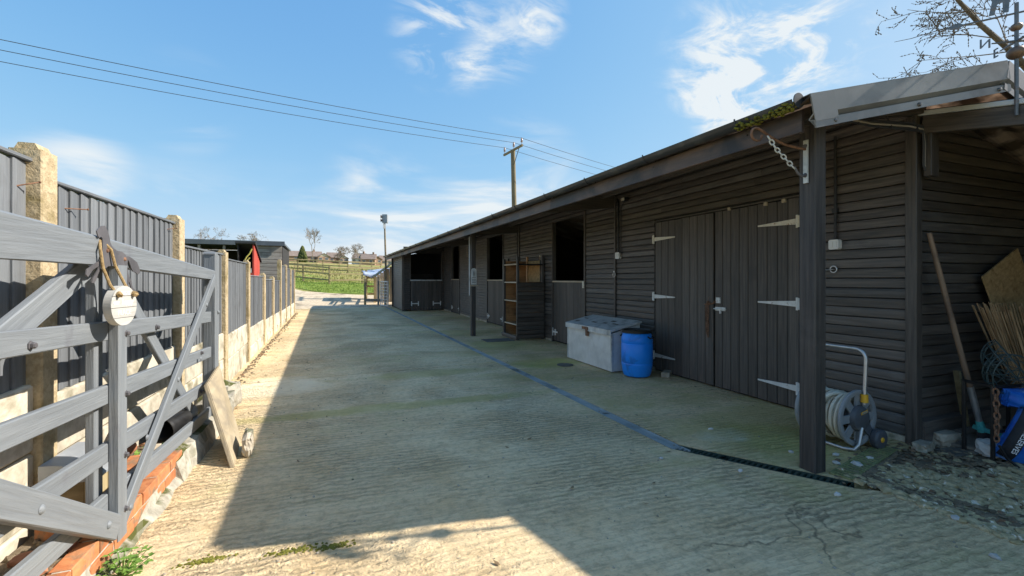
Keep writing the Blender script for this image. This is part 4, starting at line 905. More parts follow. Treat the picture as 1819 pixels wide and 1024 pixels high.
tag(build(MB().prism(chamf(.22, .02, .004), 0, .26, T(4.30, 1.86, .02) @ RZ(R(18)) @ RY(R(-8))), 'slate_offcut', 'slate'), 'brown flat slate lying beside the broom head', 'slate')
tag(build(MB().prism(chamf(.14, .012, .003), 0, .34, T(4.08, 1.9, .0) @ RZ(R(-8))), 'slate_offcut', 'slate'), 'thin grey slate lying flat under the buff brick', 'slate')
st2 = MB().prism([(-.02, -.012), (.022, -.012), (.02, .012), (-.02, .014)], 0, .56, axis((4.66, 2.02, -.02), (4.54, 2.05, .62)))
tag(build(st2, 'split_stake', 'field_timber'), 'split greenish timber stake leaning on the wall behind the broom', 'stake')
tag(build(MB().tube([(4.45, 2.0, .06), (4.9, 1.95, .08)], .035, 10), 'drain_offcut', 'slate', smooth=True), 'dark length of pipe lying along the wall foot', 'pipe')

# reed screen roll, chipboard sheet, wire baskets, bags
rs = thing('reed_screen', 'fanned bundle of brown reed screening leaning against the end wall', 'reed screen', (4.95, 1.75, .3))
rg = random.Random(9)
for part_i in range(3):
    mb = MB()
    for i in range(50):
        u = rg.random(); w = rg.uniform(-.05, .05)
        top = Vector((4.53 + u * .75, 1.90 - u * .25 + w, 1.06 - u * .03 + rg.uniform(-.05, .025)))
        bot = Vector((4.98 + u * .45, 1.82 - u * .2 + w * .6, .30)); mid = top.lerp(bot, .5) + Vector((-.035 + rg.uniform(-.01, .01), 0, -.01))
        mb.tube([top, top.lerp(bot, .25) + Vector((-.02, 0, 0)), mid, bot], .0042 * rg.uniform(.7, 1.2), 5)
    build(mb, 'reed_layer', 'reed', rs, smooth=True, kind='stuff')
ob = MB().prism(chamf(.60, .012, .002), 0, .80)
tag(build(ob, 'chipboard_sheet', 'chipboard', None, axis((5.38, 1.97, .62), (5.08, 2.03, 1.28), (0, -1, 0)) @ T(0, -.12, 0)), 'brown chipboard sheet leaning behind the reed screening', 'board')
def wire_basket(c, r, lab, tilt):
    t = thing('wire_basket', lab, 'basket', c, 0, 'wire hanging baskets'); M = T(*c) @ tilt
    for k, (q, zz) in enumerate(((1, 0), (.93, -.33), (.72, -.68), (.35, -.92))):
        build(MB().tube([M @ Vector((r * q * math.cos(a), r * q * math.sin(a), r * zz)) for a in [2 * math.pi * i / 24 for i in range(24)]], .0035, 5, closed=True), 'hoop', 'wire_green', t, smooth=True)
    for k in range(12):
        a = 2 * math.pi * k / 12
        build(MB().tube([M @ Vector((r * math.cos(b) * math.cos(a + b * .4), r * math.cos(b) * math.sin(a + b * .4), -r * math.sin(b))) for b in [.25 * i for i in range(7)]], .003, 5), 'rib', 'wire_green', t, smooth=True)
wire_basket((4.36, 1.66, .70), .15, 'upper green wire hanging basket against the reed screening', RX(R(55)) @ RY(R(20)))
wire_basket((4.30, 1.64, .60), .14, 'lower green wire hanging basket above the blue bag', RX(R(100)) @ RY(R(-15)))
rk = thing('rusty_stand', 'dark metal stand with a rusty chain behind the blue bag', 'stand', (4.55, 1.68, 0))
for (x, y) in ((4.22, 1.70), (4.62, 1.62), (4.28, 1.88), (4.68, 1.8)): beam('leg', (x, y, -.01), (x, y, .52), .022, .022, 'black_plastic', rk)
for p, q in (((4.22, 1.70, .51), (4.62, 1.62, .51)), ((4.22, 1.70, .2), (4.62, 1.62, .2)), ((4.22, 1.70, .51), (4.28, 1.88, .51))): beam('rail', p, q, .02, .02, 'black_plastic', rk)
link_chain([(4.205, 1.68, .50), (4.20, 1.67, .30), (4.215, 1.68, .14)], 'chain', 'rust', rk, .006, .045)
build(MB().tube([(4.20, 1.66, .12), (4.22, 1.63, .04), (4.25, 1.58, -.01)], .009, 6), 'foot', 'black_plastic', rk)
def bag(c, s, lab, rz, tilt, seed, stripe):
    bm = bmesh.new(); bmesh.ops.create_cube(bm, size=1); bmesh.ops.subdivide_edges(bm, edges=bm.edges[:], cuts=9, use_grid_fill=True)
    for v in bm.verts:
        d = v.co.copy(); k = 1 - .75 * (max(abs(d.x), abs(d.z)) * 2) ** 4
        v.co.y *= max(.22, k); n = mnoise.noise_vector(d * 5 + Vector((seed, 0, 0))); v.co += n * .035; v.co.y += .05 * mnoise.noise(d * 9 + Vector((0, seed, 0)))
        v.co = Vector((v.co.x * s[0], v.co.y * s[1], v.co.z * s[2]))
    me = bpy.data.meshes.new('sack'); bm.to_mesh(me); bm.free()
    M = T(*c) @ RZ(rz) @ tilt
    t = thing('compost_bag', lab, 'bag', (c[0], c[1], 0)); 
    build(me, 'sack', 'bag_blue', t, M, smooth=True)
    if stripe:
        n = 12; pr = MB(); 
        for i in range(n + 1):
            z = -.46 + .92 * i / n; y = -s[1] * .5 * max(.3, 1 - .75 * (abs(z) * 2) ** 4) - .012
            pr.v += [(-.50 * s[0], y * .55 - .004, z * s[2]), (-.40 * s[0], y - .004, z * s[2]), (-.24 * s[0], y - .010, z * s[2])]
        pr.f = [f for i in range(n) for f in ((3 * i, 3 * i + 1, 3 * i + 4, 3 * i + 3), (3 * i + 1, 3 * i + 2, 3 * i + 5, 3 * i + 4))]
        sb = build(pr, 'black_band', 'bag_black', t, M, smooth=True)
        text('PEAT RESERVES', .040, 'white_print', sb, M @ T(-.33 * s[0], -s[1] * .5 - .026, 0) @ RY(R(90)) @ RX(R(90)), .0005)
    return t
bag((4.39, 1.56, .17), (.28, .14, .40), 'blue compost bag with black lettered edge slumped on the ground', R(-50), RY(R(22)), 3, True)
bag((4.42, 1.60, .44), (.32, .18, .11), 'crumpled blue plastic bag on top of the metal stand', R(-20), RX(R(10)), 8, False)

# ------------------------------------------------------------------ boundary fence
fn = thing('boundary_fence', 'long grey board fence with concrete posts and gravel boards', 'fence', (-1.25, 6, 0))
PO = [(-1.262, .75, .30, 1.86), (-1.262, 2.64, .20, 1.83), (-1.255, 4.47, .10, 1.76), (-1.25, 6.10, 0, 1.58), (-1.30, 7.87, 0, 1.53), (-1.345, 9.80, 0, 1.36), (-1.385, 11.45, 0, 1.31), (-1.42, 13.2, 0, 1.76),
      (-1.45, 14.9, 0, 1.68), (-1.48, 16.6, 0, 1.60), (-1.52, 18.5, 0, 1.63)]
PAN = [(.80, 1.76), (.72, 1.70), (.64, 1.53), (.59, 1.485), (.49, 1.30), (.45, 1.24), (.43, 1.215), (.40, 1.62), (.40, 1.58), (.40, 1.56)]
for i, (x, y, zb, zt) in enumerate(PO):
    w = .115 if i < 3 else .10
    mb = MB(); mb.prism(chamf(w, .12, .006), 0, zt - .012 + .3, T(x, y, -.3) @ RY(-R(90)) @ RX(R(90)))
    mb.prism([(-w / 2 + .015, 0), (w / 2 - .015, 0), (w / 2 - .03, .03), (-w / 2 + .03, .03)], -.05, .05, T(x, y, zt - .013) @ RZ(R(90)))
    build(fixn(mb.mesh('concrete_post')), 'concrete_post', 'fence_concrete', fn)
SL = {}
for i in range(len(PO) - 1):
    (xa, ya, zb, _), (xb, yb, _, _) = PO[i], PO[i + 1]; zl, zh = PAN[i]; ya += .06; yb -= .06
    def fx(y, xa=xa, xb=xb, ya=ya, yb=yb): return xa + (xb - xa) * (y - ya) / (yb - ya)
    pn = bpy.data.objects.new('fence_panel', None); link(pn, fn, T(xa, ya, zl))
    n = 17; w = (yb - ya) / n; key = (round(zh - zl, 3), round(w, 3))
    if key not in SL:
        # feather-edge board: thick edge towards the lower y side
        pr = [(0, .0), (0, .020), (.004, .0225), (w + .012, .009), (w + .012, 0)]
        SL[key] = fixn(MB().prism([(a, b) for a, b in pr], 0, zh - zl).mesh('slat')); SL[key].materials.append(MATS['grey_timber'])
    for k in range(n):
        yy = ya + k * w
        M = Matrix(((0, 0, 1, fx(yy) - .006 + rng.uniform(-.002, .002)), (0, 1, 0, yy), (1, 0, 0, zl - rng.uniform(-.002, .010)), (0, 0, 0, 1))) @ RZ(rng.uniform(-.002, .002))
        build(SL[key], 'slat', 'grey_timber', pn, M)
    for z in (zl + .12, (zl + zh) / 2, zh - .12): beam('rail', (fx(ya) - .035, ya, z), (fx(yb) - .035, yb, z), .035, .05, 'grey_timber', pn)
    beam('capping', (fx(ya) + .003, ya, zh + .010), (fx(yb) + .003, yb, zh + .010), .045, .018, 'grey_timber', pn)
    zz = zl - .004
    while zz > -.05:
        h = min(.30, zz + .1)
        beam('gravel_board', (fx(ya - .03) + .002, ya - .03, zz - h / 2), (fx(yb + .03) + .002, yb + .03, zz - h / 2), .05, h - .006, 'gravel_board', fn, c=.010); zz -= .30
# nails left in the near boards
for (y, z, dy, dz_, nl) in ((2.50, 1.64, .05, .03, 'rusty bent nail in the fence board before the tall concrete post'), (2.86, 1.60, .09, .01, 'long rusty nail in the first boards past the tall concrete post'), (4.25, 1.64, .07, .02, 'thin rusty nail close to the second concrete post')):
    mb = MB().tube([(-1.255, y, z), (-1.20, y + dy, z + dz_)], .003, 5).tube([(-1.20, y + dy, z + dz_), (-1.197, y + dy + .003, z + dz_ + .001)], .006, 6)
    tag(build(mb, 'bent_nail', 'rust'), nl, 'nail', 'nails left in the fence')

# ------------------------------------------------------------------ planter wall, bricks, bits on it
pl = thing('brick_planter', 'low brick and concrete planter wall along the foot of the fence', 'planter', (-1.0, 3, 0))
KX = -.885
def kerb(y0, y1, zin, zout, x_in, lab):
    bm = bmesh.new(); nx, ny = 6, int((y1 - y0) / .06) + 2; g = []
    for j in range(ny + 1):
        y = y0 + (y1 - y0) * j / ny; row = []
        for (x, z) in ((KX + .005, -.01), (KX - .015, zout * .5), (KX - .04, zout), ((KX + x_in) / 2 - .02, (zin + zout) / 2 + .004), (x_in, zin), (x_in - .01, zin - .1)):
            n = mnoise.noise_vector(Vector((x * 6, y * 5, z * 6))); n2 = mnoise.noise_vector(Vector((x * 17, y * 17, z * 17)))
            row.append(bm.verts.new(Vector((x, y, z)) + n * .018 + n2 * .008))
        g.append(row)
    for j in range(ny):
        for i in range(5): bm.faces.new((g[j][i], g[j][i + 1], g[j + 1][i + 1], g[j + 1][i]))
    bm.faces.new(g[0][::1]); bm.faces.new(g[-1][::-1])
    bmesh.ops.recalc_face_normals(bm, faces=bm.faces)
    me = bpy.data.meshes.new('kerb'); bm.to_mesh(me); bm.free(); return build(me, 'kerb', 'kerb_concrete', pl, label=lab, smooth=True)
kerb(-.5, 3.34, .115, .04, -.938, 'sloped concrete haunching below the bricks')
kerb(3.34, 4.30, .17, .13, -1.06, 'broken concrete end of the planter wall with moss')
build(MB().box(-.99, -.935, -.5, 3.33, -.02, .158), 'mortar_bed', 'mortar', pl)
bl = .215
bme = MB().prism(chamf(.075, .064, .004), 0, bl - .011).mesh('brick'); bme.materials.append(MATS['brick_red'])
for r_, z in enumerate((.055, .128)):
    y = -.5 + (.1 if r_ else 0)
    while y < 3.3:
        build(bme, 'brick', 'brick_red', pl, axis((-.965 + rng.uniform(-.004, .004), y, z), (-.965 + rng.uniform(-.004, .004), y + 1, z + rng.uniform(-.005, .005)))); y += bl
build(MB().box(-1.22, -.985, -.5, 4.3, -.02, .15), 'earth', 'soil', pl)
mb = MB(); rg = random.Random(21)
for i in range(420):
    y = rg.uniform(.4, 4.3); x = rg.uniform(-1.2, -1.0)
    mb.rock((x, y, .155), .02 * rg.uniform(.5, 1.6), .02 * rg.uniform(.5, 1.6), .014, rg, .3)
build(mb, 'earth_crumbs', 'soil', pl, kind='stuff')
# loose bricks and shards
lb = [(-1.09, 2.55, .185, R(62), .0, 'whole red brick lying loose on the planter by the gate stile'), (-1.10, 2.95, .185, R(84), .08, 'red brick lying beside the stack of dark discs'), (-1.07, 3.14, .19, R(95), -.05, 'red brick lying in the planter nearest the pale plank'),
      (-1.08, 1.95, .185, R(70), .1, 'red brick under the lower gate brace'), (-1.09, 1.62, .185, R(100), .0, 'red brick at the cropped lower corner by the gate')]
for (x, y, z, a, tl, lab) in lb:
    tag(build(MB().prism(chamf(.10, .062, .006), -.105, .105, T(x, y, z) @ RZ(a) @ RY(tl)), 'loose_brick', 'brick_red'), lab, 'brick', 'loose bricks on the planter')
for k, (x, y) in enumerate(((-1.12, 2.30), (-1.06, 2.18), (-1.13, 2.02), (-1.05, 2.36))):
    boulder('pot_shard', (x, y, .15), (.09, .07, .03), ('terracotta shard beside the concrete post foot', 'rounded terracotta shard under the lower gate brace', 'terracotta shard nearest the fence below the gate', 'flat terracotta shard right of the lower brace')[k], 'terracotta', 'shard', k, 'terracotta shards', seed=k + 30)
# bird house like box with grey curved lid, dark discs, pots, plank
bx = thing('planter_box', 'wooden box with a grey curved metal lid behind the gate', 'box', (-1.12, 2.72, .15))
for k in range(4): beam('side_board', (-1.05, 2.60 + k * .062, .15), (-1.05, 2.60 + k * .062, .36), .058, .016, 'field_timber', bx, up=(1, 0, 0))
build(MB().box(-1.19, -1.06, 2.575, 2.82, .15, .355), 'body', 'field_timber', bx)
cv = MB(); n = 8
prf = [(-.10 + .2 * i / n, .10 * math.sqrt(max(0, 1 - (1 - i / n) ** 2)) if i < n else .10) for i in range(n + 1)]
build(fixn(MB().prism([(-1.0, .355), (-1.0, .365), (-1.03, .395), (-1.08, .425), (-1.14, .44), (-1.20, .445), (-1.20, .355)], 2.54, 2.86, XM).mesh('lid')), 'lid', 'zinc', bx, smooth=True)
ds = MB()
for k in range(4): ds.lathe([(0, .006), (.05, .006), (.055, .003), (.055, -.004), (.04, -.006), (0, -.006)], 18, T(-1.08 + .006 * k, 2.84 + .03 * (k % 2), .165 + k * .013))
tag(build(ds, 'disc_stack', 'slate', smooth=True), 'low pile of dark round discs on the planter', 'discs')
tag(build(MB().prism(chamf(.085, .022, .004), 0, .34, axis((-1.02, 3.02, .18), (-1.05, 3.36, .235))), 'plank_offcut', 'pale_wood'), 'pale plank offcut resting on the planter behind the bottom rail', 'plank')
for k, (x, y, z, l, lab, mt) in enumerate(((-1.1, 3.68, .235, .20, 'dark plastic pot lying on its side behind the gate', 'black_plastic'), (-1.11, 3.80, .24, .22, 'pale plastic pot nested beside the dark pot', 'pale_grey_plastic'), (-1.13, 3.02, .30, .12, 'small buff clay pot lying near the gate stile', 'terracotta'))):
    M = T(x, y, z) @ RZ(R(-25)) @ RX(R(-90 + 8)); r0 = .075 if k < 2 else .05
    tag(build(MB().lathe([(r0, 0), (r0 * 1.07, 0), (r0 * 1.07, .02), (r0, .022), (r0 * .75, l), (0, l), (0, l - .006), (r0 * .7, l - .006), (r0 * .95, .004), (r0, 0)], 24, M), 'plant_pot', mt, smooth=True), lab, 'pot', 'pots on the planter')
# stone lumps and the leaning flagstone
boulder('concrete_lump', (-1.0, 4.62, 0), (.26, .40, .21), 'mossy concrete block behind the leaning flagstone', 'kerb_concrete', 'stone', R(8), seed=11)
boulder('concrete_lump', (-1.02, 5.02, 0), (.22, .30, .23), 'rounded concrete block at the foot of the fence post', 'kerb_concrete', 'stone', R(-12), seed=12)
boulder('prop_stone', (-.605, 3.74, 0), (.06, .26, .13), 'rough stone propping the foot of the leaning flagstone', 'stone_grey', 'stone', R(6), seed=13)
q0 = [Vector((-.635, 3.45, 0)), Vector((-.70, 4.05, .0)), Vector((-.905, 4.32, .545)), Vector((-.90, 3.93, .475))]
nrm = (q0[1] - q0[0]).cross(q0[3] - q0[0]).normalized() * .028
mb = MB(); mb.v = [tuple(p) for p in q0] + [tuple(p - nrm if nrm.x > 0 else p + nrm) for p in q0]
mb.f = [(0, 1, 2, 3), (7, 6, 5, 4)] + [(i, i + 4, (i + 1) % 4 + 4, (i + 1) % 4) for i in range(4)]
fs_me = fixn(mb.mesh('flagstone')); bmf = bmesh.new(); bmf.from_mesh(fs_me); bmesh.ops.bevel(bmf, geom=bmf.edges[:], offset=.005, segments=2, affect='EDGES'); bmf.to_mesh(fs_me); bmf.free()
tag(build(fs_me, 'flagstone', 'flag_stone'), 'smooth buff flagstone leaning against the gate post', 'flagstone')

# ------------------------------------------------------------------ gate
gt = thing('field_gate', 'grey painted five bar timber gate standing open along the fence', 'gate', (-.97, 3, 0))
GX = -.97; SLP = (-.083 / 2.03)
def gz(z0, y): return z0 + SLP * (y - 2.54)
GM = 'gate_grey'
YA, YE = .35, 4.30
# top rail: deep at the hanging end, tapering towards the latch post
tr = [(YA, 1.30, 1.52), (1.9, 1.315, 1.455), (2.54, 1.312, 1.428), (4.42, 1.245, 1.318)]
mb = MB()
for (y, zl, zh) in tr: mb.v += [(GX - .034, y, zl), (GX + .036, y, zl), (GX + .036, y, zh - .008), (GX + .028, y, zh), (GX - .026, y, zh), (GX - .034, y, zh - .008)]
mb.f = [tuple(range(6)), tuple(range(23, 17, -1))] + [(j * 6 + i, j * 6 + (i + 1) % 6, (j + 1) * 6 + (i + 1) % 6, (j + 1) * 6 + i) for j in range(3) for i in range(6)]
mb.v = [(y - YA, x, z) for x, y, z in mb.v]
build(fixn(mb.mesh('top_rail')), 'top_rail', GM, gt, Matrix(((0, 1, 0, 0), (1, 0, 0, YA), (0, 0, 1, 0), (0, 0, 0, 1))))
for z in (1.02, .735, .475, .25): beam('rail', (GX, YA, gz(z, YA)), (GX, YE - .01, gz(z, YE)), .028, .085, GM, gt)
# stiles and braces
beam('stile', (GX + .034, 2.57, .07), (GX + .034, 2.57, 1.315), .085, .04, GM, gt, up=(1, 0, 0))
beam('stile', (GX - .040, 2.54, .12), (GX - .040, 2.54, 1.31), .075, .035, GM, gt, up=(1, 0, 0))
beam('brace', (GX + .036, 2.58, .12), (GX + .036, 4.28, 1.26), .026, .075, GM, gt)
beam('brace', (GX - .036, 2.66, 1.33), (GX - .036, 4.10, .16), .026, .08, GM, gt)
beam('brace', (GX + .040, 1.10, 1.02), (GX + .040, 2.52, .14), .034, .105, GM, gt)
beam('brace', (GX - .036, 2.45, 1.30), (GX - .036, 1.0, .62), .03, .10, GM, gt)
mb = MB().prism(chamf(.10, .085, .012), 0, 1.40); build(mb, 'latch_post', GM, gt, axis((GX - .005, 4.36, .055), (GX - .005, 4.36, 1.455)))
build(MB().prism([(-.05, 0), (.05, 0), (.046, .012), (.03, .022), (-.03, .022), (-.046, .012)], -.04, .04, T(GX - .005, 4.36, 1.4555)), 'post_cap', GM, gt)
for (y, z) in ((2.60, 1.0), (2.60, .72), (2.59, .44), (2.59, .19), (4.0, .99), (3.1, .98), (4.0, .70), (4.0, .41)):
    mb = MB().lathe([(0, .016), (.009, .016), (.011, .012), (.011, .004), (.016, .003), (.016, 0)], 6, T(GX + (.052 if y < 2.7 else .015), y, z) @ RY(R(90))); build(mb, 'bolt', 'iron_grey', gt)
for (x, y, z) in ((GX + .058, 2.42, .20), (GX + .058, 1.95, .49), (GX + .05, 2.66, .165), (GX + .05, 3.35, .63), (GX + .05, 4.0, 1.06), (GX + .05, 4.365, .98), (GX + .036, 2.9, .42), (GX + .036, 3.9, .67)):
    build(MB().lathe([(0, .009), (.008, .008), (.014, .004), (.016, 0)], 14, T(x, y, z) @ RY(R(90))), 'dome_bolt', GM, gt, smooth=True)
build(MB().lathe([(0, .016), (.009, .016), (.011, .012), (.011, .004), (.016, .003), (.016, 0)], 6, T(GX + .015, 1.98, 1.03) @ RY(R(90))), 'bolt', 'iron_grey', gt)
# leaping horse cut from metal plate, bolted to the stile head
HS = [(2.35,1.45),(2.36,1.46),(2.39,1.475),(2.42,1.48),(2.43,1.473),(2.45,1.455),(2.46,1.435),(2.47,1.41),(2.49,1.393),(2.53,1.38),(2.58,1.378),(2.61,1.37),(2.63,1.36),(2.66,1.36),(2.72,1.345),(2.75,1.335),(2.78,1.305),(2.79,1.285),(2.76,1.275),(2.73,1.285),(2.70,1.29),(2.68,1.31),(2.66,1.335),(2.645,1.345),(2.64,1.32),(2.645,1.285),(2.66,1.262),(2.68,1.25),(2.69,1.23),(2.70,1.21),(2.72,1.203),(2.72,1.19),(2.70,1.19),(2.68,1.207),(2.67,1.23),(2.66,1.24),(2.65,1.225),(2.667,1.207),(2.66,1.19),(2.64,1.195),(2.63,1.22),(2.63,1.24),(2.60,1.255),(2.58,1.27),(2.56,1.29),(2.55,1.303),(2.50,1.31),(2.45,1.308),(2.43,1.30),(2.40,1.295),(2.38,1.295),(2.36,1.27),(2.345,1.25),(2.33,1.235),(2.31,1.237),(2.32,1.255),(2.34,1.272),(2.36,1.29),(2.372,1.31),(2.36,1.304),(2.32,1.29),(2.30,1.275),(2.28,1.26),(2.265,1.27),(2.27,1.29),(2.31,1.305),(2.345,1.318),(2.38,1.33),(2.397,1.36),(2.40,1.385),(2.40,1.41),(2.398,1.425),(2.385,1.43),(2.37,1.424),(2.36,1.432)]
ho = thing('horse_cutout', 'flat grey metal leaping horse silhouette fixed to the gate', 'ornament', (-.925, 2.5, 1.3))
build(fixn(MB().prism([(y, z) for y, z in HS], -.929, -.925).mesh('plate')), 'plate', 'iron_grey', ho)
for (y, z) in ((2.44, 1.375), (2.61, 1.345)): build(MB().lathe([(0, .006), (.007, .005), (.010, 0)], 10, T(-.925, y, z) @ RY(R(90))), 'bolt', 'rust', ho)
# round hanging sign
SN = Vector((.985, -.17, 0)).normalized(); SC = Vector((-.885, 2.44, 1.137)); su = Vector((0, 0, 1)); sr = su.cross(SN)      # sr: reading direction
SM = Matrix((sr, su, SN)).transposed().to_4x4(); SM.translation = SC
sg = thing('hanging_sign', 'round whitewashed plank sign hanging by rope from the metal horse', 'sign', tuple(SC))
rad = .086
build(MB().lathe([(0, -.010), (rad, -.010), (rad, .016), (0, .016)], 40, SM), 'core', 'sign_core', sg)
cuts = [-rad, -.052, -.008, .042, rad]
for a, b in zip(cuts, cuts[1:]):
    a2, b2 = a + .0012, b - .0012
    pts = []; k = 12
    for i in range(k + 1):
        z = a2 + (b2 - a2) * i / k; pts.append((math.sqrt(max(0, rad * rad - z * z)), z))
    poly = pts + [(-x, z) for x, z in reversed(pts)]
    n = len(poly); mb = MB(); mb.v = [(x, z, .0162) for x, z in poly] + [(x, z, .021) for x, z in poly]
    mb.f = [tuple(range(n, 2 * n))] + [(i, (i + 1) % n, n + (i + 1) % n, n + i) for i in range(n)]
    build(fixn(mb.mesh('board')), 'board', 'sign_board', sg, SM)
for s, sz, zz, shr in (('THIS IS', .024, .052, 0), ('our', .028, .015, 0), ('happy', .033, .015, .3), ('PLACE', .031, -.030, 0)):
    xo = {'our': -.052, 'happy': .018}.get(s, 0)
    text(s, sz, 'white_print', sg, SM @ T(xo, zz, .0216), .0006, font_shear=shr)
for x in (-.045, .058):
    kz = .05; kp = SM @ Vector((x, kz, .028))
    build(MB().rock(kp, .014, .014, .014, rng, .2).rock(SM @ Vector((x - .004, kz - .004, .034)), .010, .012, .010, rng), 'rope_knot', 'rope', sg, smooth=True)
def rope(pts):
    mb = MB(); mb.tube(pts, .0062, 8); return build(mb, 'rope', 'rope', sg, smooth=True)
rope([SM @ Vector((-.045, .05, .02)), SM @ Vector((-.05, .09, -.004)), Vector((-.915, 2.375, 1.30)), Vector((-.92, 2.365, 1.375)), Vector((-.936, 2.40, 1.415))])
rope([SM @ Vector((.058, .05, .02)), SM @ Vector((.056, .085, -.006)), Vector((-.912, 2.48, 1.31)), Vector((-.918, 2.455, 1.38)), Vector((-.936, 2.43, 1.412))])

# ------------------------------------------------------------------ small plants at the kerb
def leafy(name, c, n, r, lab, mat, cat='plant', h=.1, seed=1, lsz=.022, group=None):
    rg = random.Random(seed); t = thing(name, lab, cat, c, 0, group); mb = MB(); sm_ = MB()
    for i in range(n):
        a = rg.uniform(0, 6.28); rr = r * rg.random() ** .5; p = Vector((c[0] + rr * math.cos(a), c[1] + rr * math.sin(a), c[2] + h * rg.uniform(.15, 1) * (1 - .4 * rr / r)))
        sm_.tube([Vector((c[0] + .2 * rr * math.cos(a), c[1] + .2 * rr * math.sin(a), c[2])), p], .0016, 3, False)
        for k in range(3):
            d = Vector((math.cos(a + (k - 1) * 1.1), math.sin(a + (k - 1) * 1.1), rg.uniform(-.1, .5))).normalized(); s = d.cross(Vector((0, 0, 1))).normalized(); L_ = lsz * rg.uniform(.7, 1.3)
            o = len(mb.v); mb.v += [p, p + d * L_ * .5 + s * L_ * .4, p + d * L_ * 1.0 + Vector((0, 0, -.15 * L_)), p + d * L_ * .5 - s * L_ * .4]; mb.f += [(o, o + 1, o + 2, o + 3)]
    build(mb, 'leaves', mat, t); build(sm_, 'stems', mat, t)
leafy('weed_plant', (-.84, 2.35, .01), 55, .09, 'bright green leafy weed growing at the foot of the planter', 'leaf_green', h=.12, seed=4)
leafy('weed_plant', (-1.09, 3.45, .15), 40, .08, 'green leafy plant in the planter beside the dark pot', 'leaf_green', h=.07, seed=5)
leafy('weed_plant', (-1.12, 3.2, .15), 30, .07, 'low green plant behind the pale plank offcut', 'leaf_green', h=.06, seed=6)
leafy('hedge_sprig', (-1.55, 4.05, 1.55), 40, .10, 'sprig of leaves poking above the grey fence', 'leaf_olive', h=.28, seed=8, lsz=.05)
for k, (x, y, r) in enumerate(((-.55, 2.36, .07), (-.2, 2.30, .08), (-.02, 2.27, .06))):
    mb = MB(); rg = random.Random(40 + k)
    for i in range(90): mb.rock((x + rg.gauss(0, r * .7), y + rg.gauss(0, .012), .0), .007 * rg.uniform(.5, 1.5), .007, .006, rg, .3)
    build(mb, 'moss_tufts', 'moss', None, kind='stuff', label='strip of green moss on the sunlit concrete joint')
# rough moss and debris line at the foot of the fence
mb = MB(); rg = random.Random(77)
for i in range(700):
    y = rg.uniform(5.2, 18.5); x = -1.16 - (y - 6) * .0235 + abs(rg.gauss(0, .05)); s = rg.uniform(.006, .02)
    mb.rock((x, y, s * .3), s, s, s * .7, rg, .3)
build(mb, 'dirt_crumbs', 'soil', None, kind='stuff', label='crumbs of dirt gathered along the foot of the fence')
mb = MB(); rg = random.Random(78)
for i in range(500):
    x = rg.uniform(-.8, 3.9); y = 1.2 + 9 * rg.random() ** 1.5; s = rg.uniform(.003, .009)
    mb.rock((x, y, s * .3), s, s, s * .7, rg, .3)
lt_ = MB(); rg = random.Random(91)
for i in range(260):
    if i < 120: x = -1.1 - .02 * i / 120 + abs(rg.gauss(0, .16)); y = rg.uniform(2.6, 12)
    elif i < 190: x = WX - .05 - abs(rg.gauss(0, .12)); y = rg.uniform(2.2, 12)
    else: x = rg.uniform(-.8, 3.9); y = rg.uniform(1.2, 9)
    a = rg.uniform(0, 6.28); l = rg.uniform(.008, .028); w = Vector((math.cos(a), math.sin(a), 0)) * l; v = Vector((-math.sin(a), math.cos(a), 0)) * l * rg.uniform(.15, .6); p = Vector((x, y, .004 + rg.uniform(0, .006)))
    o = len(lt_.v); lt_.v += [p - w, p - v, p + w + Vector((0, 0, .006)), p + v]; lt_.f.append((o, o + 1, o + 2, o + 3))
mk('dead_leaf', (.16, .10, .05), (.32, .22, .11), .8, 20, (1, 1, 1), 0)
build(lt_, 'leaf_litter', 'dead_leaf', None, kind='stuff', label='dry leaf scraps blown along the wall and fence')
build(mb, 'grit_crumbs', 'stone_grey', None, kind='stuff', label='grit scattered thinly over the concrete yard')

# ------------------------------------------------------------------ neighbour's shed and red hut beyond the fence
SA = Vector((-1.85, 17.95, 0)); sdv = Vector((-1, -.02, 0)).normalized(); sn = Vector((-sdv.y, sdv.x, 0)); sn = sn if sn.y < 0 else -sn
NS_ = thing('field_shelter', 'long weathered wooden field shelter with a flat dark roof beyond the fence', 'shed', tuple(SA))
def sp(u, v, z): return SA + sdv * u - sn * v + Vector((0, 0, z))
for i in range(19):
    p, q = sp(0, 0, 0), sp(1.0, 0, 0)
    beam('board', (p.x, p.y, .06 + i * .13), (q.x, q.y, .06 + i * .13), .03, .125, 'silver_wood', NS_, c=.012)
for i in range(5):
    p = sp(1.04 + i * .72, 0, 0); beam('post', tuple(p), (p.x, p.y, 2.42), .08, .08, 'silver_wood', NS_)
for a, b in (((0, .02), (0, 3)), ((0, 3), (4.2, 3)), ((4.2, 3), (4.2, 0))):
    p, q = sp(*a, 0), sp(*b, 0); M = axis(tuple(p), tuple(q)); build(MB().box(0, (q - p).length, -.02, .02, 0, 2.42), 'wall', 'dark_inside', NS_, M)
p, q = sp(-.08, -.1, 2.50), sp(4.4, -.1, 2.50); M = axis(tuple(p), tuple(q))
build(MB().box(0, (q - p).length, -3.3, .0, .0, .06, M) if False else MB().add([tuple(sp(-.08, -.1, 2.50)), tuple(sp(4.4, -.1, 2.50)), tuple(sp(4.4, 3.2, 2.44)), tuple(sp(-.08, 3.2, 2.44)), tuple(sp(-.08, -.1, 2.56)), tuple(sp(4.4, -.1, 2.56)), tuple(sp(4.4, 3.2, 2.5)), tuple(sp(-.08, 3.2, 2.5))], [(0, 3, 2, 1), (4, 5, 6, 7), (0, 1, 5, 4), (1, 2, 6, 5), (2, 3, 7, 6), (3, 0, 4, 7)]), 'roof', 'shed_roof', NS_)
beam('fascia', tuple(sp(-.1, -.12, 2.52)), tuple(sp(4.4, -.12, 2.52)), .03, .16, 'shed_roof', NS_)
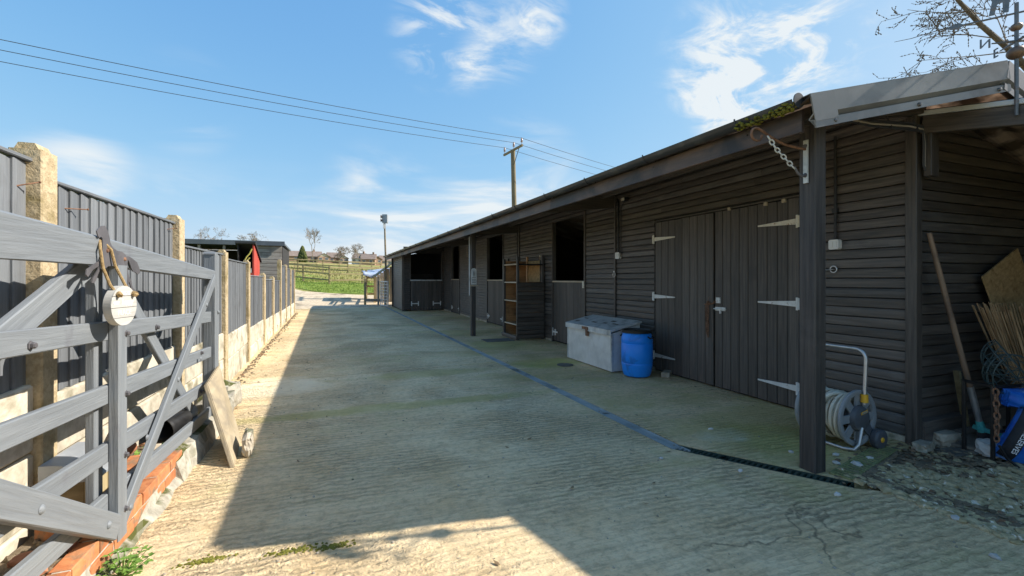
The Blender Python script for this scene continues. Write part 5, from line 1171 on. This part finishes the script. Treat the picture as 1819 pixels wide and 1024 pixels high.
rh = thing('red_hut', 'small red painted hut with sloping black felt roof beyond the fence', 'hut', (-2.6, 16.4, 0))
hx0, hx1, hy0, hy1 = -2.86, -2.42, 15.9, 16.95
build(fixn(MB().prism([(hy0, 0), (hy1, 0), (hy1, 1.88), (hy0, 2.36)], hx1 - .03, hx1).mesh('side_wall')), 'side_wall', 'red_paint', rh)
for k in range(7):
    yy = hy0 + .075 + k * .15; beam('plank', (hx1 + .008, yy, 0), (hx1 + .008, yy, 2.36 - (yy + .07 - hy0) * .457), .142, .014, 'red_paint', rh, up=(1, 0, 0))
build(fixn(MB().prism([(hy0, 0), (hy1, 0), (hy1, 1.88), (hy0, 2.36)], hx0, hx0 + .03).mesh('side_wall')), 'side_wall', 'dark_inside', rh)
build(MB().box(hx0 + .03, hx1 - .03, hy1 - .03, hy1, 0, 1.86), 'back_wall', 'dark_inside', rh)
build(MB().box(hx0 + .031, hx1 - .031, hy0 + .002, hy0 + .03, 0, 1.46), 'front_wall', 'red_paint', rh)
build(MB().box(hx0 + .06, hx1 - .06, hy0 - .01, hy0 + .02, 1.462, 1.60), 'window', 'galvanised_dull', rh)
build(fixn(MB().prism([(hy0 - .06, 2.36), (hy1 + .12, 1.82), (hy1 + .12, 1.87), (hy0 - .06, 2.42)], hx0 - .05, hx1 + .06).mesh('roof')), 'roof', 'felt_black', rh)
mk('rope_yellow', (.50, .40, .08), (.62, .50, .14), .8, 20, (1, 1, 1), .2)
tag(build(MB().tube([(-2.46, 15.85, 2.20), (-2.52, 15.84, 2.05), (-2.60, 15.84, 1.95), (-2.66, 15.84, 1.82), (-2.72, 15.84, 1.70), (-2.80, 15.85, 1.66), (-2.84, 15.85, 1.60), (-2.74, 15.85, 1.62), (-2.62, 15.85, 1.80), (-2.52, 15.84, 1.92)], .022, 6), 'coiled_rope', 'rope_yellow', smooth=True), 'yellow rope hung on the front of the red hut', 'rope')

# ------------------------------------------------------------------ end of the yard: pen, lean-to, mesh gate, lamp pole
pn = thing('timber_pen', 'rough timber pen draped with blue tarpaulin at the yard end', 'pen', (1.6, 23, 0))
for (x, y, z) in ((1.22, 22.4, 1.3), (1.40, 24.6, 1.75), (1.95, 24.8, 1.55), (1.72, 23.2, 1.5), (2.5, 24.9, 1.7)):
    beam('post', (x, y, tz(y, x) - .1), (x, y, z), .10, .10, 'field_timber', pn)
for z in (.35, .85, 1.25): beam('rail', (1.22, 22.4, z), (1.40, 24.6, z + .12), .04, .10, 'field_timber', pn)
for z in (.5, .9, 1.35): beam('rail', (1.40, 24.66, z), (2.6, 24.9, z), .04, .10, 'field_timber', pn)
beam('rail', (1.22, 22.35, .28), (2.1, 22.3, .26), .04, .12, 'silver_wood', pn)
tp = MB(); n = 14
for j in range(n + 1):
    for i in range(n + 1):
        u, v = i / n, j / n; x = 1.2 + 1.6 * u; y = 23.6 + 1.7 * v
        z = 1.62 + .18 * u + .10 * v - .22 * math.sin(math.pi * u) * (1 - v) + .05 * mnoise.noise((x * 4, y * 4, 0)) - (.15 if j == 0 else 0)
        tp.v.append((x, y, z))
tp.f = [(j * (n + 1) + i, j * (n + 1) + i + 1, (j + 1) * (n + 1) + i + 1, (j + 1) * (n + 1) + i) for j in range(n) for i in range(n)]
to = build(tp, 'tarpaulin', 'tarp', None, smooth=True); tag(to, 'crumpled blue grey tarpaulin sagging over the timber pen', 'tarpaulin')
sm2 = to.modifiers.new('thickness', 'SOLIDIFY'); sm2.thickness = .01
ls = thing('log_store', 'small open wooden lean-to behind the end bay wall', 'lean-to', (2.2, 22.3, 0))
for (x, y, zt) in ((1.80, 22.1, 1.38), (1.80, 23.4, 1.38), (2.65, 22.1, 2.1), (2.65, 23.4, 2.1)): beam('post', (x, y, -.02), (x, y, zt), .09, .09, 'silver_wood', ls)
mb = MB().add([(1.62, 21.85, 1.36), (2.75, 21.85, 2.24), (2.75, 23.6, 2.24), (1.62, 23.6, 1.36), (1.62, 21.85, 1.41), (2.75, 21.85, 2.29), (2.75, 23.6, 2.29), (1.62, 23.6, 1.41)], [(0, 3, 2, 1), (4, 5, 6, 7), (0, 1, 5, 4), (1, 2, 6, 5), (2, 3, 7, 6), (3, 0, 4, 7)])
build(mb, 'roof', 'field_timber', ls)
for k in range(6): beam('back_board', (1.92 + k * .15, 23.45, 0), (1.92 + k * .15, 23.45, 1.5 + k * .1), .14, .02, 'silver_wood', ls, up=(0, 1, 0))
mg = thing('mesh_gate', 'white painted wire panel gate beside the end bay wall', 'gate', (1.95, 21.6, 0))
Mg = T(2.12, 20.95, .06) @ RZ(R(104)); 
for (a, b) in (((0, 0, 0), (.95, 0, 0)), ((0, 0, 1.1), (.95, 0, 1.1)), ((0, 0, 0), (0, 0, 1.1)), ((.95, 0, 0), (.95, 0, 1.1))): beam('frame', tuple(Mg @ Vector(a)), tuple(Mg @ Vector(b)), .05, .05, 'hinge_white', mg)
for k in range(1, 4): beam('bar', tuple(Mg @ Vector((.237 * k, 0, 0))), tuple(Mg @ Vector((.237 * k, 0, 1.1))), .025, .02, 'hinge_white', mg)
for k in range(1, 8): beam('bar', tuple(Mg @ Vector((0, .0, .137 * k))), tuple(Mg @ Vector((.95, .0, .137 * k))), .018, .022, 'hinge_white', mg)
lp = thing('lamp_pole', 'thin timber pole with a floodlight box at the stable end', 'lamp pole', (2.1, 21.6, 0))
build(MB().tube([(2.10, 21.75, 0), (2.10, 21.75, 2.2), (2.07, 21.75, 3.2), (2.05, 21.75, 3.95)], [.05, .045, .04, .035], 10), 'pole', 'pole_timber', lp, smooth=True)
build(MB().prism(chamf(.24, .40, .02), -.09, .09, T(2.07, 21.72, 4.08) @ RZ(R(-20)) @ RZ(R(90))), 'floodlight', 'zinc', lp)
for k in (0, 1): build(MB().lathe([(.05, 0), (.075, .06), (.06, .07), (0, .03)], 14, T(1.93, 21.66, 4.00 + .17 * k) @ RY(R(-90))), 'lamp_head', 'black_plastic', lp, smooth=True)
build(MB().box(1.98, 2.06, 21.62, 21.7, 3.62, 3.85), 'junction_box', 'hinge_white', lp)
dp = MB().tube([(2.35, 18.9 + 2.2, .02), (2.33, 21.15, 2.25)], .04, 10)
build(dp, 'down_pipe', 'black_plastic', st, smooth=True)

# ------------------------------------------------------------------ field rails
def rail_fence(pts, lab, hgt=1.2, nr=3):
    t = thing('post_and_rail_fence', lab, 'fence', (pts[0][0], pts[0][1], tz(pts[0][1], pts[0][0])))
    P = [Vector((x, y, tz(y, x))) for x, y in pts]
    for p in P: beam('post', p - Vector((0, 0, .3)), p + Vector((rng.uniform(-.03, .03), 0, hgt + rng.uniform(0, .08))), .13, .11, 'field_timber', t)
    for a, b in zip(P, P[1:]):
        for k in range(nr): z = hgt * (.24 + .36 * k); beam('rail', a + Vector((0, -.08, z)), b + Vector((0, -.08, z + rng.uniform(-.02, .02))), .04, .095, 'field_timber', t)
rail_fence([(-7.8, 39.2), (-6.0, 38.0), (-4.1, 36.6), (-2.25, 35.1), (-.52, 33.5), (1.68, 34.3), (3.6, 35.2), (5.5, 36)], 'weathered post and rail fence along the green verge')
rail_fence([(-8.5, 52), (-6.2, 50.8), (-3.7, 49.7), (-1.34, 48.8), (.97, 47.9), (3.24, 48.1), (5.5, 48.6)], 'post and rail fence further up the field behind the first')
rail_fence([(-9.5, 58), (-7.2, 60), (-5.0, 62), (-2.5, 64), (.2, 66), (3, 68), (6, 70)], 'farthest post and rail fence crossing the upper field', 1.2, 3)
# grass: tufts along the verge and a rougher scatter up the field
mb = MB(); rg = random.Random(17)
for i in range(9000):
    y = rg.uniform(28.2, 37); x = rg.uniform(-.6 - (y - 28) * .62, 5)
    h = rg.uniform(.04, .14); a = rg.uniform(0, 6.28); p = Vector((x, y, tz(y, x) + .02)); w = Vector((math.cos(a), math.sin(a), 0)) * .012
    l = Vector((rg.uniform(-.05, .05), rg.uniform(-.05, .05), h)); o = len(mb.v); mb.v += [p - w, p + w, p + l]; mb.f.append((o, o + 1, o + 2))
g1 = build(mb, 'verge_grass', 'grass_blade'); g1['kind'] = 'stuff'; g1['label'] = 'bright short grass along the field edge'
mb = MB()
for i in range(9000):
    y = 36 + 40 * rg.random() ** 1.4; x = rg.uniform(-10 - (y - 36) * .25, 8 + (y - 36) * .2)
    h = rg.uniform(.05, .2); a = rg.uniform(0, 6.28); p = Vector((x, y, tz(y, x))); w = Vector((math.cos(a), math.sin(a), 0)) * .03
    l = Vector((rg.uniform(-.07, .07), rg.uniform(-.07, .07), h)); o = len(mb.v); mb.v += [p - w, p + w, p + l]; mb.f.append((o, o + 1, o + 2))
mk('field_tuft', (.16, .17, .035), (.32, .28, .10), .9, .8, (1, 1, 1), 0, rnd=0)
g2 = build(mb, 'field_grass', 'field_tuft'); g2['kind'] = 'stuff'; g2['label'] = 'rough straw coloured tufts over the paddock'

# ------------------------------------------------------------------ bare trees
def bare_tree(name, base, height, spread, lab, seed, mat='bark_far', depth=5, trunk=.02, twig=.004, lean=(0, 0), cat='tree', kids=(3, 4), fork=.22, group='bare trees on the skyline'):
    rg = random.Random(seed); t = thing(name, lab, cat, base, 0, group); tr = MB(); cr = MB()
    def grow(p, d, ln, r, lev):
        n = 3; pts = [p]; q = p.copy(); dd = d.copy()
        for i in range(n):
            dd = (dd + Vector((rg.uniform(-1, 1), rg.uniform(-1, 1), rg.uniform(-.3, .6))) * .13).normalized(); q = q + dd * ln / n; pts.append(q.copy())
        (tr if lev == 0 else cr).tube(pts, [max(twig, r * (1 - .4 * i / n)) for i in range(n + 1)], 6 if lev == 0 else (4 if lev < 3 else 3), False)
        if lev >= depth: return
        for k in range(rg.randint(*kids)):
            a = rg.uniform(0, 6.28); s = dd.cross(Vector((math.cos(a), math.sin(a), .3))).normalized()
            nd_ = (dd * rg.uniform(.7, 1.0) + s * rg.uniform(.4, .95) * spread + Vector((0, 0, .12))).normalized()
            at = pts[-1] if k < 2 else pts[rg.randint(1, n)]
            grow(at, nd_, ln * rg.uniform(.6, .82), max(twig, r * .58), lev + 1)
    grow(Vector(base), Vector((lean[0], lean[1], 1)).normalized(), height * fork, height * trunk, 0)
    build(tr, 'trunk', mat, t, smooth=True); build(cr, 'crown', mat, t)
    return t
def ground(x, y): return (x, y, tz(y, x) - .2)
bare_tree('bare_tree', ground(-6.0, 131), 13.5, .8, 'tall bare tree next to the dark conifer on the skyline', 4, depth=6, twig=.02, kids=(2, 4), trunk=.012)
bare_tree('bare_tree', ground(.5, 128), 13.5, 1.15, 'broad spreading bare tree in front of the house roofs', 9, depth=6, twig=.02, fork=.13, kids=(2, 4), trunk=.012)
bare_tree('bare_tree', (-31.8, 141, 7.0), 13.0, 1.1, 'rounded bare tree showing above the field shelter roof', 12, depth=6, twig=.02, kids=(2, 4), trunk=.012)
bare_tree('bare_tree', (-22.5, 137, 6.6), 12.0, 1.1, 'faint low bare tree above the end of the shelter roof', 14, depth=6, twig=.02, kids=(2, 4), trunk=.012)
bare_tree('bare_tree', ground(6.0, 130), 8.5, 1.2, 'small bare tree beside the white house fronts', 19, depth=6, twig=.02, kids=(2, 4), trunk=.012)
cf = thing('conifer_tree', 'small dense dark green conifer on the skyline', 'tree', ground(-8.7, 132)); b0 = Vector(ground(-8.7, 132)); mb = MB(); rg = random.Random(5)
for i in range(900):
    u = rg.random(); zz = .4 + 4.0 * u; r_ = 1.25 * (1 - u) ** .7 * rg.uniform(.5, 1.05) + .05; a = rg.uniform(0, 6.28)
    mb.rock(b0 + Vector((r_ * math.cos(a), r_ * math.sin(a), zz)), .22, .22, .28, rg, .3)
build(mb, 'crown', 'conifer', cf); build(MB().tube([b0, b0 + Vector((0, 0, 2))], .15, 6), 'trunk', 'bark_far', cf)
# young shoots standing behind the stable roof and the big limb at the right
rg = random.Random(31)
for k, (x, y, zt) in enumerate(((8.6, 6.6, 4.05), (8.3, 6.9, 3.85), (7.95, 7.4, 3.62), (7.7, 7.8, 3.35))):
    t = thing('bare_sapling', ('tallest thin bare shoot above the stable roof', 'second thin bare shoot beside the tallest one', 'third thin bare shoot above the roof', 'lowest thin bare shoot above the roof')[k], 'sapling', (x, y, 0), 0, 'bare shoots behind the roof')
    st_ = MB(); tw = MB(); pts = [Vector((x, y, 0)), Vector((x + .05, y, zt * .5)), Vector((x - .03, y, zt * .8)), Vector((x + .02, y, zt))]
    st_.tube(pts, [.02, .014, .008, .004], 5, False)
    for i in range(26):
        u = rg.uniform(.62, 1); p = pts[1].lerp(pts[3], (u - .5) * 2); a = rg.uniform(0, 6.28); e = p + Vector((math.cos(a) * .12, math.sin(a) * .12, rg.uniform(.02, .2)))
        tw.tube([p, e], .003, 3, False); tw.rock(e, .012, .012, .016, rg); tw.rock(p.lerp(e, .5), .010, .010, .013, rg)
    build(st_, 'stem', 'bark', t); build(tw, 'twigs', 'bark', t)
tt = thing('bare_tree', 'bare budding tree leaning over the roof above the weather vane', 'tree', (10.2, 2.6, 0)); trk_ = MB(); crn = MB(); rg = random.Random(44)
trk_.tube([Vector((10.2, 2.6, 0)), Vector((10.0, 2.7, 2.0)), Vector((9.2, 2.95, 3.5)), Vector((8.39, 3.2, 4.30)), Vector((8.0, 3.35, 4.66)), Vector((7.7, 3.45, 4.98)), Vector((7.45, 3.5, 5.5)), Vector((7.3, 3.55, 6.3))], [.11, .09, .06, .034, .028, .022, .016, .009], 8)
def twiggy(p, d, ln, r, lev):
    pts = [p]; q = p.copy(); dd = d.copy()
    for i in range(5):
        dd = (dd + Vector((rg.uniform(-1, 1), rg.uniform(-1, 1), rg.uniform(-1, 1))) * .12).normalized(); q = q + dd * ln / 5; pts.append(q.copy())
    crn.tube(pts, [max(.0024, r * (1 - .13 * i)) for i in range(6)], 4, False)
    if lev >= 1:
        for i in range(1, 6):
            if rg.random() < .6: crn.rock(pts[i].lerp(pts[i - 1], rg.random()), .007, .007, .010, rg)
    if lev < 3:
        for i in range(1, 6):
            if rg.random() < .8:
                s = dd.cross(Vector((rg.uniform(-1, 1), rg.uniform(-1, 1), rg.uniform(-1, 1)))).normalized()
                twiggy(pts[i], (dd * .8 + s * .75).normalized(), ln * .5, max(.0024, r * .5), lev + 1)
for (p, d, ln) in (((8.6, 3.12, 4.1), (-.85, .5, -.05), 1.5), ((8.39, 3.2, 4.30), (-.8, .55, -.12), 1.6), ((8.2, 3.27, 4.47), (-.9, .4, .02), 1.5), ((8.0, 3.35, 4.66), (-.85, .5, .12), 1.5), ((7.85, 3.4, 4.82), (-.85, .5, .0), 1.3), ((7.7, 3.45, 4.98), (-.8, .5, .2), 1.3),
                   ((8.39, 3.2, 4.30), (-.2, .2, .9), 1.3), ((8.1, 3.3, 4.55), (-.3, .3, .8), 1.3), ((7.6, 3.46, 5.2), (-.9, .3, .3), 1.2), ((9.0, 3.0, 3.75), (-.8, .55, .0), 1.3), ((9.4, 2.9, 3.2), (.3, -.6, .7), 1.5), ((8.9, 3.05, 3.8), (.1, .2, .9), 1.5)):
    twiggy(Vector(p), Vector(d).normalized(), ln * .62, .009, 0)
build(trk_, 'trunk', 'bark', tt, smooth=True); build(crn, 'crown', 'bark', tt)

# ------------------------------------------------------------------ overhead line
up_ = thing('utility_pole', 'wooden utility pole with crossarm behind the stable roof', 'utility pole', (9.2, 23.6, 0))
PB = Vector((9.35, 23.45, 0)); PT = Vector((9.08, 23.29, 8.45))
build(MB().tube([Vector((0, 0, 0)), Vector(((PT - PB).length, 0, 0))], [.16, .125], 12), 'pole', 'pole_timber', up_, axis(PB, PT), smooth=True)
lat = Vector((.9324, -.3613, 0)); dep = Vector((.3613, .9324, 0)); armd = (lat * .55 - dep * .83).normalized()
AC = PT + Vector((0, 0, -.12)) - dep * .12
beam('crossarm', AC - armd * .92, AC + armd * .92 + Vector((0, 0, .12)), .09, .11, 'pole_timber', up_)
beam('arm_stay', AC + armd * .6 + Vector((0, 0, .05)), PT + Vector((0, 0, -1.0)), .03, .03, 'iron_grey', up_)
INS = []
for k in (-.85, .08, .85):
    p = AC + armd * k + Vector((0, 0, .10 + .06 * k)); INS.append(p + Vector((0, 0, .36)))
    build(MB().lathe([(.015, 0), (.015, .14), (.06, .15), (.065, .19), (.035, .22), (.06, .25), (.05, .31), (.03, .34), (.035, .38), (0, .39)], 12, Matrix.Translation(p)), 'insulator', 'ceramic', up_, smooth=True)
for k, p in enumerate(INS):
    far = p + (-lat * .83 - dep * .56) * 46 + Vector((0, 0, .9))
    nxt = p + (lat * .86 + dep * .5) * 60 + Vector((0, 0, 1.2))
    for a, b, sag, nm in ((p, far, .8, 'left'), (p, nxt, 2.2, 'on')):
        pts = []
        for i in range(25):
            t_ = i / 24; q = a.lerp(b, t_); q.z -= sag * 4 * t_ * (1 - t_); pts.append(q)
        lab = (('lowest', 'middle', 'highest')[k] + ' overhead wire running left from the utility pole') if nm == 'left' else (('lowest', 'middle', 'highest')[k] + ' overhead wire running down behind the stable roof')
        tag(build(MB().tube(pts, .0115, 5, False), 'overhead_wire', 'cable_dark'), lab, 'wire', 'overhead wires')

# ------------------------------------------------------------------ houses beyond the field
def house(x, y, w, dpt, hz, rz, lab, front, z0=None, gable=False):
    z = (tz(y, x) - 1.0) if z0 is None else z0; t = thing('house', lab, 'house', (x, y, z), rz, 'houses beyond the field'); M = T(x, y, z) @ RZ(rz); rh_ = hz + w * .28 if gable else hz + dpt * .33
    if gable:
        build(MB().box(-w / 2, w / 2, 0, dpt, 0, hz, M), 'wall', 'house_brick', t)
        build(fixn(MB().prism([(-w / 2, hz), (w / 2, hz), (0, rh_)], .02, dpt - .02, M @ XM).mesh('gable')), 'gable', front, t)
        for s in (-1, 1):
            mb = MB(); e = Vector((s * (w / 2 + .3), 0, hz - .15)); r0 = Vector((0, 0, rh_ + .08)); mb.v = [tuple(M @ v) for v in (e + Vector((0, -.4, 0)), r0 + Vector((0, -.4, 0)), r0 + Vector((0, dpt + .3, 0)), e + Vector((0, dpt + .3, 0)), e + Vector((0, -.4, -.18)), r0 + Vector((0, -.4, -.18)), r0 + Vector((0, dpt + .3, -.18)), e + Vector((0, dpt + .3, -.18)))]
            mb.f = [(0, 1, 2, 3), (7, 6, 5, 4), (0, 4, 5, 1), (1, 5, 6, 2), (2, 6, 7, 3), (3, 7, 4, 0)]; build(fixn(mb.mesh('roof')), 'roof', 'house_roof', t)
    else:
        build(MB().box(-w / 2, w / 2, 0, dpt, 0, hz, M), 'wall', front, t)
        rf = build(fixn(MB().prism([(-.4, hz - .1), (dpt + .4, hz - .1), (dpt / 2, rh_)], -w / 2 - .3, w / 2 + .3, M).mesh('roof')), 'roof', 'house_roof', t)
        build(MB().box(w * .25, w * .25 + .8, dpt / 2 - .4, dpt / 2 + .4, rh_ - .6, rh_ + .9, M), 'chimney', 'house_brick', rf)
    for (u, zz) in ((-.28, hz - 1.7), (.22, hz - 1.7), (-.28, hz - 4.4), (.22, hz - 4.4)):
        wn = build(MB().box(w * u - .75, w * u + .75, -.06, .02, zz, zz + 1.2, M), 'window', 'house_render', t); build(MB().box(w * u - .65, w * u + .65, -.09, -.05, zz + .1, zz + 1.1, M), 'pane', 'house_glass', wn)
house(-14.5, 240, 15, 8, 4.6, R(8), 'long low roofed house behind the conifer', 'house_brick')
house(-6.0, 235, 5.5, 9, 4.7, R(10), 'pale gabled house left of the broad bare tree', 'house_render', gable=True)
house(-.5, 238, 7.5, 8, 4.6, R(8), 'brown roofed house behind the broad bare tree', 'house_brick')
house(3.0, 234, 4.0, 9, 4.4, R(10), 'small pale gable behind the broad bare tree branches', 'house_render', gable=True)
house(9.0, 230, 5.5, 8, 4.4, R(-20), 'white fronted house with a steep brown roof', 'house_render')
house(13.6, 227, 6.5, 8, 4.2, R(-12), 'brick house with chimney next to the white fronted one', 'house_brick')
house(18.2, 230, 4.8, 9, 4.4, R(14), 'orange brick gabled house towards the stable end', 'house_brick', gable=True)
house(23.0, 232, 6.0, 8, 3.8, R(6), 'low house with a pale front nearest the lamp pole', 'house_render')

# ------------------------------------------------------------------ render settings
scene.render.engine = 'CYCLES'; scene.render.resolution_x = 1024; scene.render.resolution_y = 576
scene.cycles.max_bounces = 6; scene.cycles.diffuse_bounces = 4; scene.cycles.glossy_bounces = 3; scene.cycles.caustics_reflective = False; scene.cycles.caustics_refractive = False
scene.cycles.use_denoising = True
